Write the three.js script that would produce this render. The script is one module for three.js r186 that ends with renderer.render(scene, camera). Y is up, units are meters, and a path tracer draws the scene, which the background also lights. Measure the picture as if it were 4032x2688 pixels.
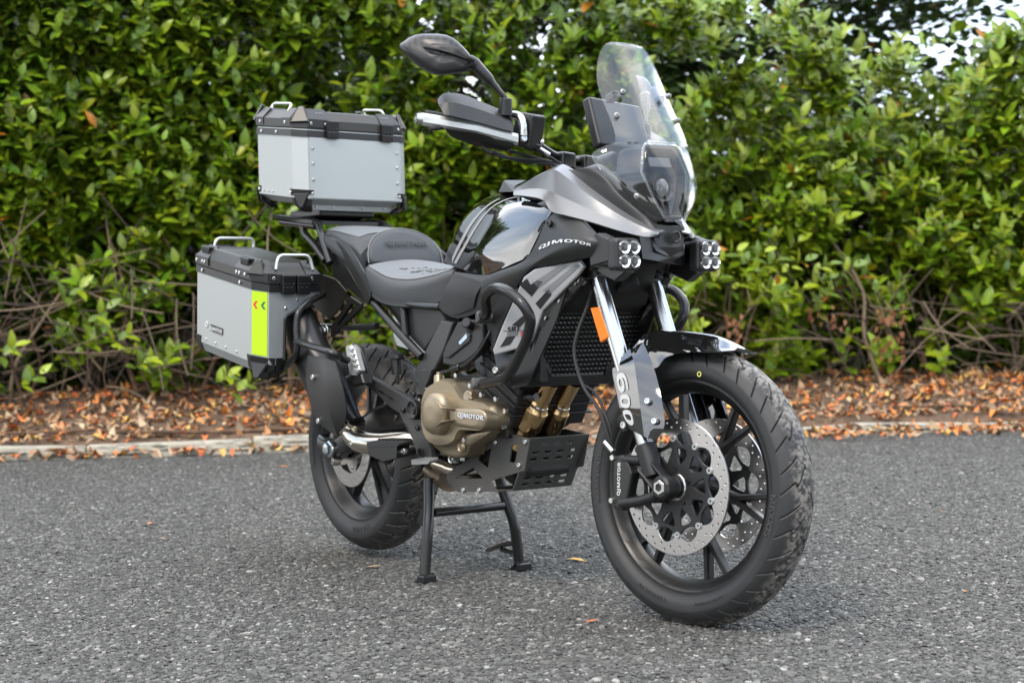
import * as THREE from 'three';
import { mergeGeometries, toCreasedNormals, mergeVertices } from 'three/addons/utils/BufferGeometryUtils.js';
import { RoundedBoxGeometry } from 'three/addons/geometries/RoundedBoxGeometry.js';
import { FontLoader } from 'three/addons/loaders/FontLoader.js';
import { TextGeometry } from 'three/addons/geometries/TextGeometry.js';

// ---------- camera, sky, sun, exposure ----------
const scene = new THREE.Scene();
const camera = new THREE.PerspectiveCamera(24.304, 1024 / 682, 0.1, 200);
camera.position.set(4.2311, 0.7229, 2.5687);
camera.rotation.set(-0.012707, 0.93704, -0.01538, 'YXZ');
camera.focus = 4.0;
camera.userData.fStop = 4.5;
const renderer = new THREE.WebGLRenderer({ antialias: true });
renderer.setSize(1024, 682);
renderer.toneMapping = THREE.LinearToneMapping;
renderer.toneMappingExposure = 2.62;
renderer.outputColorSpace = THREE.SRGBColorSpace;
renderer.shadowMap.enabled = true;

function rng(seed) { let a = seed >>> 0; return () => { a = (a + 0x6D2B79F5) >>> 0; let t = a; t = Math.imul(t ^ (t >>> 15), t | 1); t ^= t + Math.imul(t ^ (t >>> 7), t | 61); return ((t ^ (t >>> 14)) >>> 0) / 4294967296; }; }
function hash3(x, y, z) { let h = Math.imul(x, 374761393) + Math.imul(y, 668265263) + Math.imul(z, 2147483647 ^ 91138233); h = Math.imul(h ^ (h >>> 13), 1274126177); return ((h ^ (h >>> 16)) >>> 0) / 4294967296; }
function vnoise(x, y, z = 0) {
  const xi = Math.floor(x), yi = Math.floor(y), zi = Math.floor(z), s = t => t * t * (3 - 2 * t), fx = s(x - xi), fy = s(y - yi), fz = s(z - zi);
  const L = (a, b, t) => a + (b - a) * t, c = (i, j, k) => hash3(xi + i, yi + j, zi + k);
  return L(L(L(c(0, 0, 0), c(1, 0, 0), fx), L(c(0, 1, 0), c(1, 1, 0), fx), fy), L(L(c(0, 0, 1), c(1, 0, 1), fx), L(c(0, 1, 1), c(1, 1, 1), fx), fy), fz);
}
function fbm(x, y, z = 0, o = 4) { let s = 0, a = 0.5, n = 0; for (let i = 0; i < o; i++) { s += a * vnoise(x, y, z); n += a; x *= 2.03; y *= 2.03; z *= 2.03; a *= 0.5; } return s / n; }

const SUN = [0.29, 0.72, 0.63];
// sky: bright broken overcast with blue gaps, computed as air and cloud only
{
  const w = 512, h = 256, d = new Float32Array(w * h * 4);
  for (let j = 0; j < h; j++) for (let i = 0; i < w; i++) {
    const el = ((j + 0.5) / h - 0.5) * Math.PI, az = (i + 0.5) / w * Math.PI * 2, up = Math.max(0, Math.sin(el));
    const x = Math.cos(el) * Math.cos(az), y = Math.sin(el), z = Math.cos(el) * Math.sin(az), k = 1 / (up + 0.35);
    const c = fbm(x * k * 1.6 + 7.3, z * k * 1.6 + 2.1, 0.4, 5), c2 = fbm(x * k * 4 + 3, z * k * 4, 1.7, 4);
    const cl = Math.min(1, Math.max(0, (c - 0.42) * 4.2 + (c2 - 0.5) * 0.6 + 0.7 * Math.pow(1 - up, 5)));
    const ang = Math.acos(Math.min(1, Math.max(-1, x * SUN[0] + y * SUN[1] + z * SUN[2]))), glow = 1.5 * Math.exp(-Math.pow(ang / 0.62, 2)); // cloud brightens towards the veiled sun
    const bright = 0.82 + 0.5 * c2 + 0.25 * (c - 0.5) + glow;
    const bl = [0.30 + 0.35 * (1 - up), 0.46 + 0.32 * (1 - up), 0.82 + 0.1 * (1 - up)], wh = [1.02 * bright, 1.02 * bright, 1.02 * bright];
    const o = (j * w + i) * 4;
    for (let n = 0; n < 3; n++) d[o + n] = SKYGAIN() * (bl[n] * (1 - cl) + wh[n] * cl);
    d[o + 3] = 1;
  }
  function SKYGAIN() { return 1.0; }
  const t = new THREE.DataTexture(d, w, h, THREE.RGBAFormat, THREE.FloatType);
  t.mapping = THREE.EquirectangularReflectionMapping; t.magFilter = THREE.LinearFilter; t.minFilter = THREE.LinearFilter; t.wrapS = THREE.RepeatWrapping; t.needsUpdate = true;
  scene.background = t; scene.environment = t;
}
const sun = new THREE.DirectionalLight(0xfff1e0, 1.0);
sun.position.set(0.7 + SUN[0] * 20, SUN[1] * 20, SUN[2] * 20); sun.target.position.set(0.7, 0, 0);
sun.castShadow = true; sun.shadow.radius = 30; sun.shadow.mapSize.set(2048, 2048);
Object.assign(sun.shadow.camera, { left: -14, right: 14, top: 14, bottom: -14, near: 0.5, far: 60 });
scene.add(sun, sun.target);

// ---------- helpers ----------
const PI = Math.PI, R2 = d => d * PI / 180;
const v3 = a => Array.isArray(a) ? new THREE.Vector3(a[0], a[1], a[2]) : a.clone();
const names = {};
function numbered(n) { const k = names[n] = (names[n] === undefined ? 0 : names[n] + 1); return k ? n + '_' + String(k).padStart(3, '0') : n; }
function mesh(name, geo, mat, parent, label) {
  if (Array.isArray(geo)) geo = merge(geo);
  const m = new THREE.Mesh(geo, mat); m.name = name; m.castShadow = m.receiveShadow = true; parent.add(m);
  if (label) m.userData.label = label;
  return m;
}
function merge(list) {
  list = list.flat(9).map(g => { g = g.index ? g.toNonIndexed() : g; const o = new THREE.BufferGeometry(); for (const k of ['position', 'normal', 'uv']) { if (g.attributes[k]) o.setAttribute(k, g.attributes[k]); } if (!o.attributes.uv) o.setAttribute('uv', new THREE.BufferAttribute(new Float32Array(o.attributes.position.count * 2), 2)); return o; });
  return list.length > 1 ? mergeGeometries(list) : list[0];
}
function thing(name, label, category, group) { const o = new THREE.Group(); o.name = numbered(name); o.userData = { label, category }; if (group) o.userData.group = group; scene.add(o); return o; }
function top(o, name, label, category, group) { o.name = numbered(name); o.userData = { label, category }; if (group) o.userData.group = group; o.castShadow = o.receiveShadow = true; scene.add(o); return o; }
function struct(o, name) { o.name = name; o.userData.kind = 'structure'; o.castShadow = o.receiveShadow = true; scene.add(o); return o; }
function mirror(g) { g = (g.index ? g.toNonIndexed() : g.clone()); const p = g.attributes.position, n = g.attributes.normal, u = g.attributes.uv;
  for (let i = 0; i < p.count; i++) { p.setZ(i, -p.getZ(i)); if (n) n.setZ(i, -n.getZ(i)); }
  for (const a of [p, n, u]) if (a) for (let i = 0; i < a.count; i += 3) { for (let c = 0; c < a.itemSize; c++) { const t = a.array[(i + 1) * a.itemSize + c]; a.array[(i + 1) * a.itemSize + c] = a.array[(i + 2) * a.itemSize + c]; a.array[(i + 2) * a.itemSize + c] = t; } }
  return g; }
const both = g => { g = merge([g]); return merge([g, mirror(g)]); };
function cr(p0, p1, p2, p3, t) { const t2 = t * t, t3 = t2 * t; return 0.5 * ((2 * p1) + (-p0 + p2) * t + (2 * p0 - 5 * p1 + 4 * p2 - p3) * t2 + (-p0 + 3 * p1 - 3 * p2 + p3) * t3); }
function spl(pts, n, lin) { // resample a list of points through its points, n steps a span
  const o = [], m = pts.length;
  for (let i = 0; i < m - 1; i++) for (let k = 0; k < n; k++) { const t = k / n, a = pts[Math.max(0, i - 1)], b = pts[i], c = pts[i + 1], d = pts[Math.min(m - 1, i + 2)]; o.push(b.map((_, q) => lin ? b[q] + (c[q] - b[q]) * t : cr(a[q], b[q], c[q], d[q], t))); }
  o.push(pts[m - 1].slice()); return o;
}
function gridGeo(P, closeU, flip) { // P[row][col] -> indexed surface
  const nr = P.length, nc = P[0].length, pos = [], uv = [], idx = []; let ul = 0;
  for (let i = 0; i < nr; i++) { let vl = 0; if (i) ul += Math.hypot(...P[i][0].map((x, k) => x - P[i - 1][0][k])); for (let j = 0; j < nc; j++) { if (j) vl += Math.hypot(...P[i][j].map((x, k) => x - P[i][j - 1][k])); pos.push(...P[i][j]); uv.push(vl, ul); } }
  for (let i = 0; i < nr - 1; i++) for (let j = 0; j < nc - 1 + (closeU ? 1 : 0); j++) { const a = i * nc + j, b = i * nc + (j + 1) % nc, c = a + nc, d = b + nc; if (flip) idx.push(a, c, b, b, c, d); else idx.push(a, b, c, b, d, c); }
  const g = new THREE.BufferGeometry(); g.setAttribute('position', new THREE.Float32BufferAttribute(pos, 3)); g.setAttribute('uv', new THREE.Float32BufferAttribute(uv, 2)); g.setIndex(idx); g.computeVertexNormals(); return g;
}
// a curved panel through rows of points, with thickness; inside = a point on its inner side
function panel(rows, { nu = 6, nv = 5, t = 0.004, inside = [0.7, 0.7, 0], lu = false, lv = false, crease = 0 } = {}) {
  let P = rows.map(r => spl(r, nu, lu)); const T = []; for (let j = 0; j < P[0].length; j++) T.push(spl(P.map(r => r[j]), nv, lv));
  P = T[0].map((_, i) => T.map(c => c[i]));
  let A = gridGeo(P); const n = A.attributes.normal, p = A.attributes.position; let s = 0;
  for (let i = 0; i < p.count; i++) s += n.getX(i) * (p.getX(i) - inside[0]) + n.getY(i) * (p.getY(i) - inside[1]) + n.getZ(i) * (p.getZ(i) - inside[2]);
  const fl = s < 0, sg = fl ? 1 : -1;
  const nc = P[0].length, Q = P.map((r, i) => r.map((q, j) => { const k = i * nc + j; return [q[0] + sg * t * n.getX(k), q[1] + sg * t * n.getY(k), q[2] + sg * t * n.getZ(k)]; }));
  A = gridGeo(P, false, fl); const B = gridGeo(Q, false, !fl);
  const rim = [P[0], P.map(r => r[nc - 1]), P[P.length - 1], P.map(r => r[0])], rin = [Q[0], Q.map(r => r[nc - 1]), Q[Q.length - 1], Q.map(r => r[0])];
  let g = [A, B, ...rim.map((r, i) => gridGeo([r, rin[i]], false, i > 1 ? fl : !fl))];
  if (crease) g = g.map(x => toCreasedNormals(x, R2(crease)));
  return merge(g);
}
// skin over closed rings of points
function loft(rings, { n = 4, m = 3, caps = true, linS = false, linR = false, crease = 0 } = {}) {
  let R = rings.map(r => { if (m < 2) return r; const c = r.length, o = []; for (let i = 0; i < c; i++) for (let k = 0; k < m; k++) { const t = k / m, a = r[(i + c - 1) % c], b = r[i], d = r[(i + 1) % c], e = r[(i + 2) % c]; o.push(b.map((_, q) => linR ? b[q] + (d[q] - b[q]) * t : cr(a[q], b[q], d[q], e[q], t))); } return o; });
  if (n > 1) { const T = R[0].map((_, j) => spl(R.map(r => r[j]), n, linS)); R = T[0].map((_, i) => T.map(c => c[i])); }
  let A = gridGeo(R, true); const g = [A];
  if (caps) for (const [r, f] of [[R[0], 1], [R[R.length - 1], 0]]) { const c = r[0].map((_, q) => r.reduce((s, p) => s + p[q], 0) / r.length); g.push(gridGeo([r, r.map(() => c)], true, !!f)); }
  const gg = merge(g); return crease ? toCreasedNormals(gg, R2(crease)) : gg;
}
// swept round (or oval) bar through points with rounded bends
function bar(pts, r, { f = 0.03, seg = 10, caps = true, sm = 5, flat = 1 } = {}) {
  const q = pts.map(v3), L = [q[0]], N = q.length;
  for (let i = 1; i < N - 1; i++) { const a = q[i - 1].clone().sub(q[i]), b = q[i + 1].clone().sub(q[i]), d = Math.min(f, a.length() * 0.45, b.length() * 0.45); a.setLength(d).add(q[i]); b.setLength(d).add(q[i]); for (let k = 0; k <= sm; k++) { const t = k / sm; L.push(a.clone().multiplyScalar((1 - t) * (1 - t)).addScaledVector(q[i], 2 * t * (1 - t)).addScaledVector(b, t * t)); } }
  L.push(q[N - 1]); return sweep(L, r, seg, caps, flat);
}
function hose(pts, r, { n = 6, seg = 7, caps = true } = {}) { return sweep(spl(pts.map(p => v3(p).toArray()), n).map(v3), r, seg, caps); }
function sweep(L, r, seg = 10, caps = true, flat = 1) {
  const rings = []; let nrm = null;
  for (let i = 0; i < L.length; i++) {
    const t = L[Math.min(i + 1, L.length - 1)].clone().sub(L[Math.max(0, i - 1)]).normalize();
    if (!nrm) { nrm = new THREE.Vector3(0, 1, 0); if (Math.abs(t.y) > 0.9) nrm.set(1, 0, 0); }
    nrm.addScaledVector(t, -nrm.dot(t)).normalize(); const b = t.clone().cross(nrm), rr = Array.isArray(r) ? r[Math.min(i, r.length - 1)] : r;
    const ring = []; for (let k = 0; k < seg; k++) { const a = k / seg * PI * 2; ring.push(L[i].clone().addScaledVector(nrm, Math.cos(a) * rr * flat).addScaledVector(b, Math.sin(a) * rr).toArray()); } rings.push(ring);
  }
  return loft(rings, { n: 1, m: 1, caps });
}
// flat plate on a polygon of (nearly) coplanar points; the polygon is its outer face, thickness goes inwards
function plate(pts, t, { holes = [], bev = 0.0015, out = [0, 0, 1], seg = 1, curve = 1 } = {}) {
  const P = pts.map(v3), c = P.reduce((s, p) => s.add(p), new THREE.Vector3()).divideScalar(P.length), n = new THREE.Vector3();
  for (let i = 0; i < P.length; i++) { const a = P[i].clone().sub(c), b = P[(i + 1) % P.length].clone().sub(c); n.add(a.cross(b)); }
  n.normalize(); const o = v3(out); if (n.dot(o) < 0) n.negate();
  let u = new THREE.Vector3(1, 0, 0); u.addScaledVector(n, -u.dot(n)); if (u.length() < 0.2) { u.set(0, 0, 1); u.addScaledVector(n, -u.dot(n)); } u.normalize(); const w = n.clone().cross(u);
  const to2 = p => { const d = v3(p).sub(c); return new THREE.Vector2(d.dot(u), d.dot(w)); };
  const sh = new THREE.Shape(P.map(to2)); for (const h of holes) sh.holes.push(new THREE.Path(h.map(to2)));
  const g = new THREE.ExtrudeGeometry(sh, { depth: Math.max(1e-4, t - 2 * bev), bevelEnabled: bev > 0, bevelThickness: bev, bevelSize: bev, bevelOffset: -bev, bevelSegments: seg, curveSegments: 8 });
  g.translate(0, 0, -(t - bev)); g.applyMatrix4(new THREE.Matrix4().makeBasis(u, w, n).setPosition(c)); return g;
}
function rbox(w, h, d, r = 0.003, s = 2) { return new RoundedBoxGeometry(w, h, d, s, Math.min(r, w / 2.01, h / 2.01, d / 2.01)); }
function place(g, p, x, y) { // put geometry at p with its x axis along x and y near y
  const a = v3(x).normalize(), b = v3(y); b.addScaledVector(a, -b.dot(a)).normalize(); const c = a.clone().cross(b); g.applyMatrix4(new THREE.Matrix4().makeBasis(a, b, c).setPosition(v3(p))); return g;
}
function turned(profile, p, dir, seg = 20) { // lathe: profile of [radius, along dir]
  const g = new THREE.LatheGeometry(profile.map(q => new THREE.Vector2(Math.max(q[0], 1e-5), q[1])), seg); const gg = toCreasedNormals(g, R2(32)); const d = v3(dir).normalize();
  gg.applyQuaternion(new THREE.Quaternion().setFromUnitVectors(new THREE.Vector3(0, 1, 0), d)); gg.translate(...v3(p).toArray()); return gg;
}
function cyl(a, b, r, r2 = r, seg = 18, bev = 0.002) { const A = v3(a), B = v3(b), L = A.distanceTo(B); bev = Math.min(bev, L / 3, r / 3); return turned([[0, 0], [r - bev, 0], [r, bev], [r2, L - bev], [r2 - bev, L], [0, L]], A, B.sub(A), seg); }
function bolt(p, dir, r = 0.006, h = 0.004) { return turned([[0, h * 0.55], [r * 0.45, h * 0.55], [r * 0.5, h], [r * 0.8, h], [r, h * 0.6], [r, -h]], p, dir, 12); }
function hexbolt(p, dir, r = 0.007, h = 0.006) { return turned([[0, h], [r * 0.92, h], [r, h * 0.85], [r, 0]], p, dir, 6); }
const lerp = (a, b, t) => a.map((x, i) => x + (b[i] - x) * t);
function ptree(list) { return list; }

const font = await new FontLoader().loadAsync('fonts/droid/droid_sans_bold.typeface.json');
function text(str, h, depth = 0.0006, stretch = 1.25) { const g = new TextGeometry(str, { font, size: h, depth, curveSegments: 3, bevelEnabled: false }); g.scale(stretch, 1, 1); g.computeBoundingBox(); g.translate(-(g.boundingBox.max.x + g.boundingBox.min.x) / 2, -h / 2, 0); return g; }

function surfAt(rows, u, v) { // point on the Catmull-Rom surface through rows; u along columns 0..1, v across rows 0..1
  const e = (pts, t) => { const m = pts.length - 1, x = Math.min(m - 1e-6, Math.max(0, t * m)), i = Math.floor(x), f = x - i; return pts[0].map((_, q) => cr(pts[Math.max(0, i - 1)][q], pts[i][q], pts[i + 1][q], pts[Math.min(m, i + 2)][q], f)); };
  return e(rows.map(r => e(r, u)), v);
}
function nearestUV(rows, p) { let b = [1e9, 0, 0]; const P = v3(p); for (let st = 0, c = [0.5, 0.5], w = 0.5; st < 5; st++, w *= 0.3) { let bb = b; for (let i = -10; i <= 10; i++) for (let j = -10; j <= 10; j++) { const u = c[0] + i / 10 * w, v = c[1] + j / 10 * w; if (u < 0 || u > 1 || v < 0 || v > 1) continue; const d = v3(surfAt(rows, u, v)).distanceTo(P); if (d < bb[0]) bb = [d, u, v]; } b = bb; c = [b[1], b[2]]; } return [b[1], b[2]]; }
function surfText(rows, str, h, pA, pB, pUp, th = 0.0015, inside = [0.7, 0.7, 0]) { // lettering bent onto a panel from A to B, A's letter height towards pUp
  const a = nearestUV(rows, pA), b = nearestUV(rows, pB), c = nearestUV(rows, pUp); const g = merge([text(str, h, th, 1.5)]); g.computeBoundingBox(); const bb = g.boundingBox, p = g.attributes.position;
  for (let i = 0; i < p.count; i++) { const x = (p.getX(i) - bb.min.x) / (bb.max.x - bb.min.x), y = (p.getY(i) - bb.min.y) / (bb.max.y - bb.min.y), z = p.getZ(i); const u = a[0] + (b[0] - a[0]) * x + (c[0] - a[0]) * y, v = a[1] + (b[1] - a[1]) * x + (c[1] - a[1]) * y; const q = v3(surfAt(rows, u, v)), e = 0.004, n = v3(surfAt(rows, u + e, v)).sub(v3(surfAt(rows, u - e, v))).cross(v3(surfAt(rows, u, v + e)).sub(v3(surfAt(rows, u, v - e)))).normalize(); if (n.dot(q.clone().sub(v3(inside))) < 0) n.negate(); q.addScaledVector(n, 0.0008 + z); p.setXYZ(i, q.x, q.y, q.z); }
  g.computeVertexNormals(); return g;
}

// ---------- materials ----------
const M = {};
function mat(name, c, rough, metal = 0, extra = {}) { const m = new (Object.keys(extra).some(k => /clearcoat|transmission|sheen|ior|thickness|attenu|specular|aniso/.test(k)) ? THREE.MeshPhysicalMaterial : THREE.MeshStandardMaterial)({ roughness: rough, metalness: metal, ...extra }); if (typeof c === 'number' && c > 1) m.color.set(c); else m.color.setRGB(...(Array.isArray(c) ? c : [c, c, c])); m.name = name; return M[name] = m; }
function noiseTex(w, h, fn, srgb = false) { const d = new Uint8Array(w * h * 4); for (let j = 0; j < h; j++) for (let i = 0; i < w; i++) { const c = fn(i / w, j / h, i, j), o = (j * w + i) * 4; if (Array.isArray(c)) { d[o] = c[0] * 255; d[o + 1] = c[1] * 255; d[o + 2] = c[2] * 255; } else d[o] = d[o + 1] = d[o + 2] = c * 255; d[o + 3] = 255; } const t = new THREE.DataTexture(d, w, h); t.wrapS = t.wrapT = THREE.RepeatWrapping; t.magFilter = THREE.LinearFilter; t.minFilter = THREE.LinearMipmapLinearFilter; t.generateMipmaps = true; if (srgb) t.colorSpace = THREE.SRGBColorSpace; t.needsUpdate = true; return t; }
const grainR = rng(5);
const grain = noiseTex(256, 256, (u, v) => 0.5 + 0.5 * (grainR() - 0.5)); grain.repeat.set(9, 9);
const smudge = noiseTex(256, 256, (u, v) => { const t = x => Math.min(1, Math.max(0, x)); const a = fbm(u * 8, v * 8, 3, 5), b = fbm((u - 1) * 8, v * 8, 3, 5), k = u; return t(0.72 + 0.5 * ((a * (1 - k) + b * k) - 0.5)); }); smudge.repeat.set(3, 3);
mat('gloss_black', 0.006, 0.04, 0, { ior: 1.8, clearcoat: 1, clearcoatRoughness: 0.02 });
mat('matte_black', 0.012, 0.55, 0, { bumpMap: grain, bumpScale: 0.00006 });
mat('satin_black', 0.008, 0.36, 0);
mat('deep_black', 0.005, 0.6, 0);
mat('grey_plastic', 0.017, 0.46, 0, { bumpMap: grain, bumpScale: 0.00006 });
mat('rubber', 0.013, 0.62, 0);
mat('black_metal', 0.013, 0.26, 0);
mat('cast_black', 0.014, 0.48, 0.15, { bumpMap: grain, bumpScale: 0.0001 });
mat('silver_paint', [0.36, 0.363, 0.367], 0.36, 0.35);
mat('silver_dark', [0.2, 0.202, 0.205], 0.36, 0.55);
mat('chrome', [0.5, 0.5, 0.485], 0.2, 1);
mat('steel', [0.55, 0.54, 0.52], 0.25, 1);
mat('disc_steel', [0.50, 0.48, 0.46], 0.3, 1);
mat('bolt_steel', [0.6, 0.6, 0.58], 0.25, 1);
mat('alu_case', [0.37, 0.39, 0.385], 0.42, 0.55, { bumpMap: grain, bumpScale: 0.00003 });
mat('alu_bright', [0.43, 0.445, 0.44], 0.42, 0.7);
mat('bronze', [0.31, 0.255, 0.175], 0.4, 0.75, { bumpMap: grain, bumpScale: 0.00008 });
mat('exhaust_heat', [0.58, 0.4, 0.2], 0.24, 1);
mat('exhaust_steel', [0.55, 0.5, 0.42], 0.2, 1);
mat('seat_dark', [0.042, 0.045, 0.048], 0.62, 0, { bumpMap: grain, bumpScale: 0.0001 });
mat('seat_light', [0.125, 0.135, 0.142], 0.7, 0, { bumpMap: grain, bumpScale: 0.0001 });
mat('thread', [0.2, 0.2, 0.2], 0.8);
mat('screen_clear', [0.97, 0.98, 0.98], 0.02, 0, { transmission: 1, thickness: 0, ior: 1.5 });
mat('lens_clear', [0.97, 0.97, 0.97], 0.03, 0, { transmission: 1, thickness: 0, ior: 1.5 });
mat('amber', [0.72, 0.17, 0.004], 0.32, 0);
mat('hi_vis', [0.4, 0.62, 0.0], 0.4);
mat('white_print', [0.5, 0.51, 0.5], 0.45);
mat('red_print', [0.6, 0.02, 0.03], 0.35);
mat('green_print', [0.02, 0.12, 0.05], 0.5);
mat('grey_print', [0.16, 0.165, 0.17], 0.4);
mat('emboss', [0.03, 0.033, 0.036], 0.6);
mat('mirror_carbon', [0.05, 0.05, 0.052], 0.34, 0, { map: (() => { const t = noiseTex(8, 8, (u, v, i, j) => ((i + j) % 4 < 2 ? 0.55 : 0.12)); t.repeat.set(26, 26); return t; })() });
mat('reflector', [0.9, 0.9, 0.9], 0.08, 1);
mat('clear_blue', [0.25, 0.36, 0.45], 0.15, 0.0, { clearcoat: 1 });
// ---------- setting: tarmac, kerb, verge ----------
const KE = [0.411, -0.912], KN = [-0.912, -0.411], K0 = [-4.40, -0.29];
const kp = (s, q, y = 0) => [K0[0] + KE[0] * s + KN[0] * q, y, K0[1] + KE[1] * s + KN[1] * q];
{
  const r = rng(21), cells = []; const T = 512; // aggregate and binder, tileable
  const base = new Float32Array(T * T), hgt = new Float32Array(T * T);
  for (let i = 0; i < T * T; i++) { base[i] = 0.16 + 0.05 * r(); hgt[i] = 0.25; }
  for (let n = 0; n < 9000; n++) { const cx = r() * T, cy = r() * T, a = 2 + r() * 4.2, b = a * (0.55 + 0.45 * r()), th = r() * PI, v = 0.2 + 0.26 * r() * r() + (r() < 0.06 ? 0.25 : 0), hh = 0.5 + 0.5 * r(), c = Math.cos(th), s = Math.sin(th); for (let y = -7; y <= 7; y++) for (let x = -7; x <= 7; x++) { const u = (x * c + y * s) / a, w = (-x * s + y * c) / b, d = u * u + w * w; if (d < 1) { const k = ((Math.floor(cy + y) + T) % T) * T + (Math.floor(cx + x) + T) % T; base[k] = v * (0.92 + 0.16 * r()); hgt[k] = hh * Math.sqrt(1 - d * 0.9) + 0.2; } } }
  const cm = noiseTex(T, T, (u, v, i, j) => [Math.min(1, base[j * T + i] * 1.16), Math.min(1, base[j * T + i] * 1.15), Math.min(1, base[j * T + i] * 1.09)], true), bm = noiseTex(T, T, (u, v, i, j) => Math.min(1, hgt[j * T + i])); cm.repeat.set(1, 1); 
  const patchT = noiseTex(512, 512, (u, v) => { const a = fbm(u * 26, v * 26, 1, 4), b = fbm(u * 90, v * 90, 5, 3); const k = 0.62 + 0.3 * (a - 0.5) * 2 + 0.12 * (b - 0.5); return Math.min(1, Math.max(0.2, k)); });
  const g = new THREE.PlaneGeometry(70, 70, 1, 1); g.rotateX(-PI / 2); const uv = g.attributes.uv; for (let i = 0; i < uv.count; i++) uv.setXY(i, uv.getX(i) * 70 / 0.62, uv.getY(i) * 70 / 0.62);
  const m = mat('asphalt', [1, 1, 1], 0.86, 0, { map: cm, bumpMap: bm, bumpScale: 0.005 });
  struct(new THREE.Mesh(g, m), 'asphalt');
  // loose stone heads standing proud of the binder
  const cg = new THREE.IcosahedronGeometry(1, 0); { const p = cg.attributes.position; for (let i = 0; i < p.count; i++) p.setXYZ(i, p.getX(i) * (1 + 0.18 * Math.sin(p.getY(i) * 9)), p.getY(i) * 0.62, p.getZ(i) * (1 + 0.15 * Math.cos(p.getX(i) * 7))); cg.computeVertexNormals(); }
  const N = 220000, im = new THREE.InstancedMesh(cg, mat('stone_chip', [1, 1, 1], 0.8), N), o = new THREE.Object3D(), col = new THREE.Color(), q = rng(77); let n = 0;
  const cam = [4.2311, 2.5687], vd = [-0.806, -0.592], vr = [0.592, -0.806];
  while (n < N) { const t = q(), d = 2.6 + 7.4 * Math.pow(t, 1.5), w = (q() - 0.5) * (0.9 * d + 0.9), x = cam[0] + vd[0] * d + vr[0] * w, z = cam[1] + vd[1] * d + vr[1] * w; const ks = (x - K0[0]) * KN[0] + (z - K0[1]) * KN[1]; if (ks > -0.02) continue;
    const dens = fbm(x * 2.2, z * 2.2, 9, 3); if (q() > 0.35 + dens) continue;
    const s = (0.0034 + 0.0046 * q() * q() + (q() < 0.06 ? 0.003 : 0)); o.position.set(x, s * 0.12, z); o.rotation.set((q() - 0.5) * 0.7, q() * 6.3, (q() - 0.5) * 0.7); o.scale.set(s * (0.9 + 0.7 * q()), s * 0.85, s); o.updateMatrix(); im.setMatrixAt(n, o.matrix);
    const v = 0.042 + 0.125 * q() * q() + (q() < 0.07 ? 0.22 * q() : 0), wm = 1 + (q() - 0.5) * 0.12; col.setRGB(v * wm * 1.02, v, v * (0.92 + 0.08 * (1 - wm))); im.setColorAt(n, col); n++; }
  im.name = 'stone_chips'; im.userData = { label: 'grey stone chips set in the tarmac surface', category: 'gravel', kind: 'stuff' }; im.receiveShadow = im.castShadow = true; scene.add(im);
}
{ // kerb: a row of concrete edging stones
  const kerb = new THREE.Group(); kerb.name = 'kerb'; kerb.userData.kind = 'structure'; scene.add(kerb); const r = rng(31);
  const ct = noiseTex(256, 256, (u, v) => { const a = fbm(u * 10, v * 10, 2, 5), b = fbm(u * 40, v * 40, 7, 3), st = fbm(u * 5 + 3, v * 14, 9, 4); let k = 0.66 + 0.34 * (a - 0.5) + 0.2 * (b - 0.5); if (st > 0.57) k *= 1 - (st - 0.57) * 3.4; return [Math.max(0.08, k), Math.max(0.08, k * 0.97), Math.max(0.07, k * 0.88)]; }, true); ct.repeat.set(1.4, 1.4);
  mat('concrete', [1, 1, 1], 0.9, 0, { map: ct, bumpMap: ct, bumpScale: 0.004 });
  for (let i = -8; i < 15; i++) { const L = 0.91, g = rbox(0.9, 0.24, 0.13, 0.012, 2), p = g.attributes.position; for (let k = 0; k < p.count; k++) { const a = fbm(p.getX(k) * 9 + i * 7, p.getY(k) * 20, p.getZ(k) * 20, 3) - 0.5; p.setXYZ(k, p.getX(k), p.getY(k) + a * 0.012, p.getZ(k) + a * 0.012); } g.computeVertexNormals(); const m = mesh('kerb_stone', g, M.concrete, kerb); const c = kp(i * L, 0.05 + (r() - 0.5) * 0.02, -0.035 + (r() - 0.5) * 0.02 - (i > 3 ? 0.035 : 0)); m.position.set(...c); m.rotation.set((r() - 0.5) * 0.05, Math.atan2(-KE[1], KE[0]) + (r() - 0.5) * 0.02, (r() - 0.5) * 0.015); }
}
const vergeY = (s, q) => (q < 0 ? 0.012 : 0.075 + 0.04 * Math.min(1, q / 0.4) + 0.11 * Math.min(1.6, Math.max(0, q - 0.3))) + 0.06 * (fbm(s * 2.2, q * 2.2, 4, 4) - 0.5) * Math.min(1, q * 4 + 0.2) + 0.75 * Math.max(0, q - 3.4);
{
  const P = []; for (let i = 0; i <= 190; i++) { const r = []; for (let j = 0; j <= 44; j++) { const q = 0.04 + 5.5 * Math.pow(j / 44, 1.6), s = -8 + i * 0.115; r.push(kp(s, q, j ? vergeY(s, q) - (q < 0.12 ? 0.03 : 0) : -0.05)); } P.push(r); }
  const st = noiseTex(256, 256, (u, v) => { const a = fbm(u * 30, v * 30, 3, 4), b = fbm(u * 7, v * 7, 8, 3); return [0.28 + 0.3 * a * b, 0.22 + 0.24 * a * b, 0.17 + 0.18 * a * b]; }, true);
  struct(new THREE.Mesh(gridGeo(P), mat('soil', [1, 1, 1], 0.95, 0, { map: st, bumpMap: st, bumpScale: 0.02 })), 'verge');
}
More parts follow.
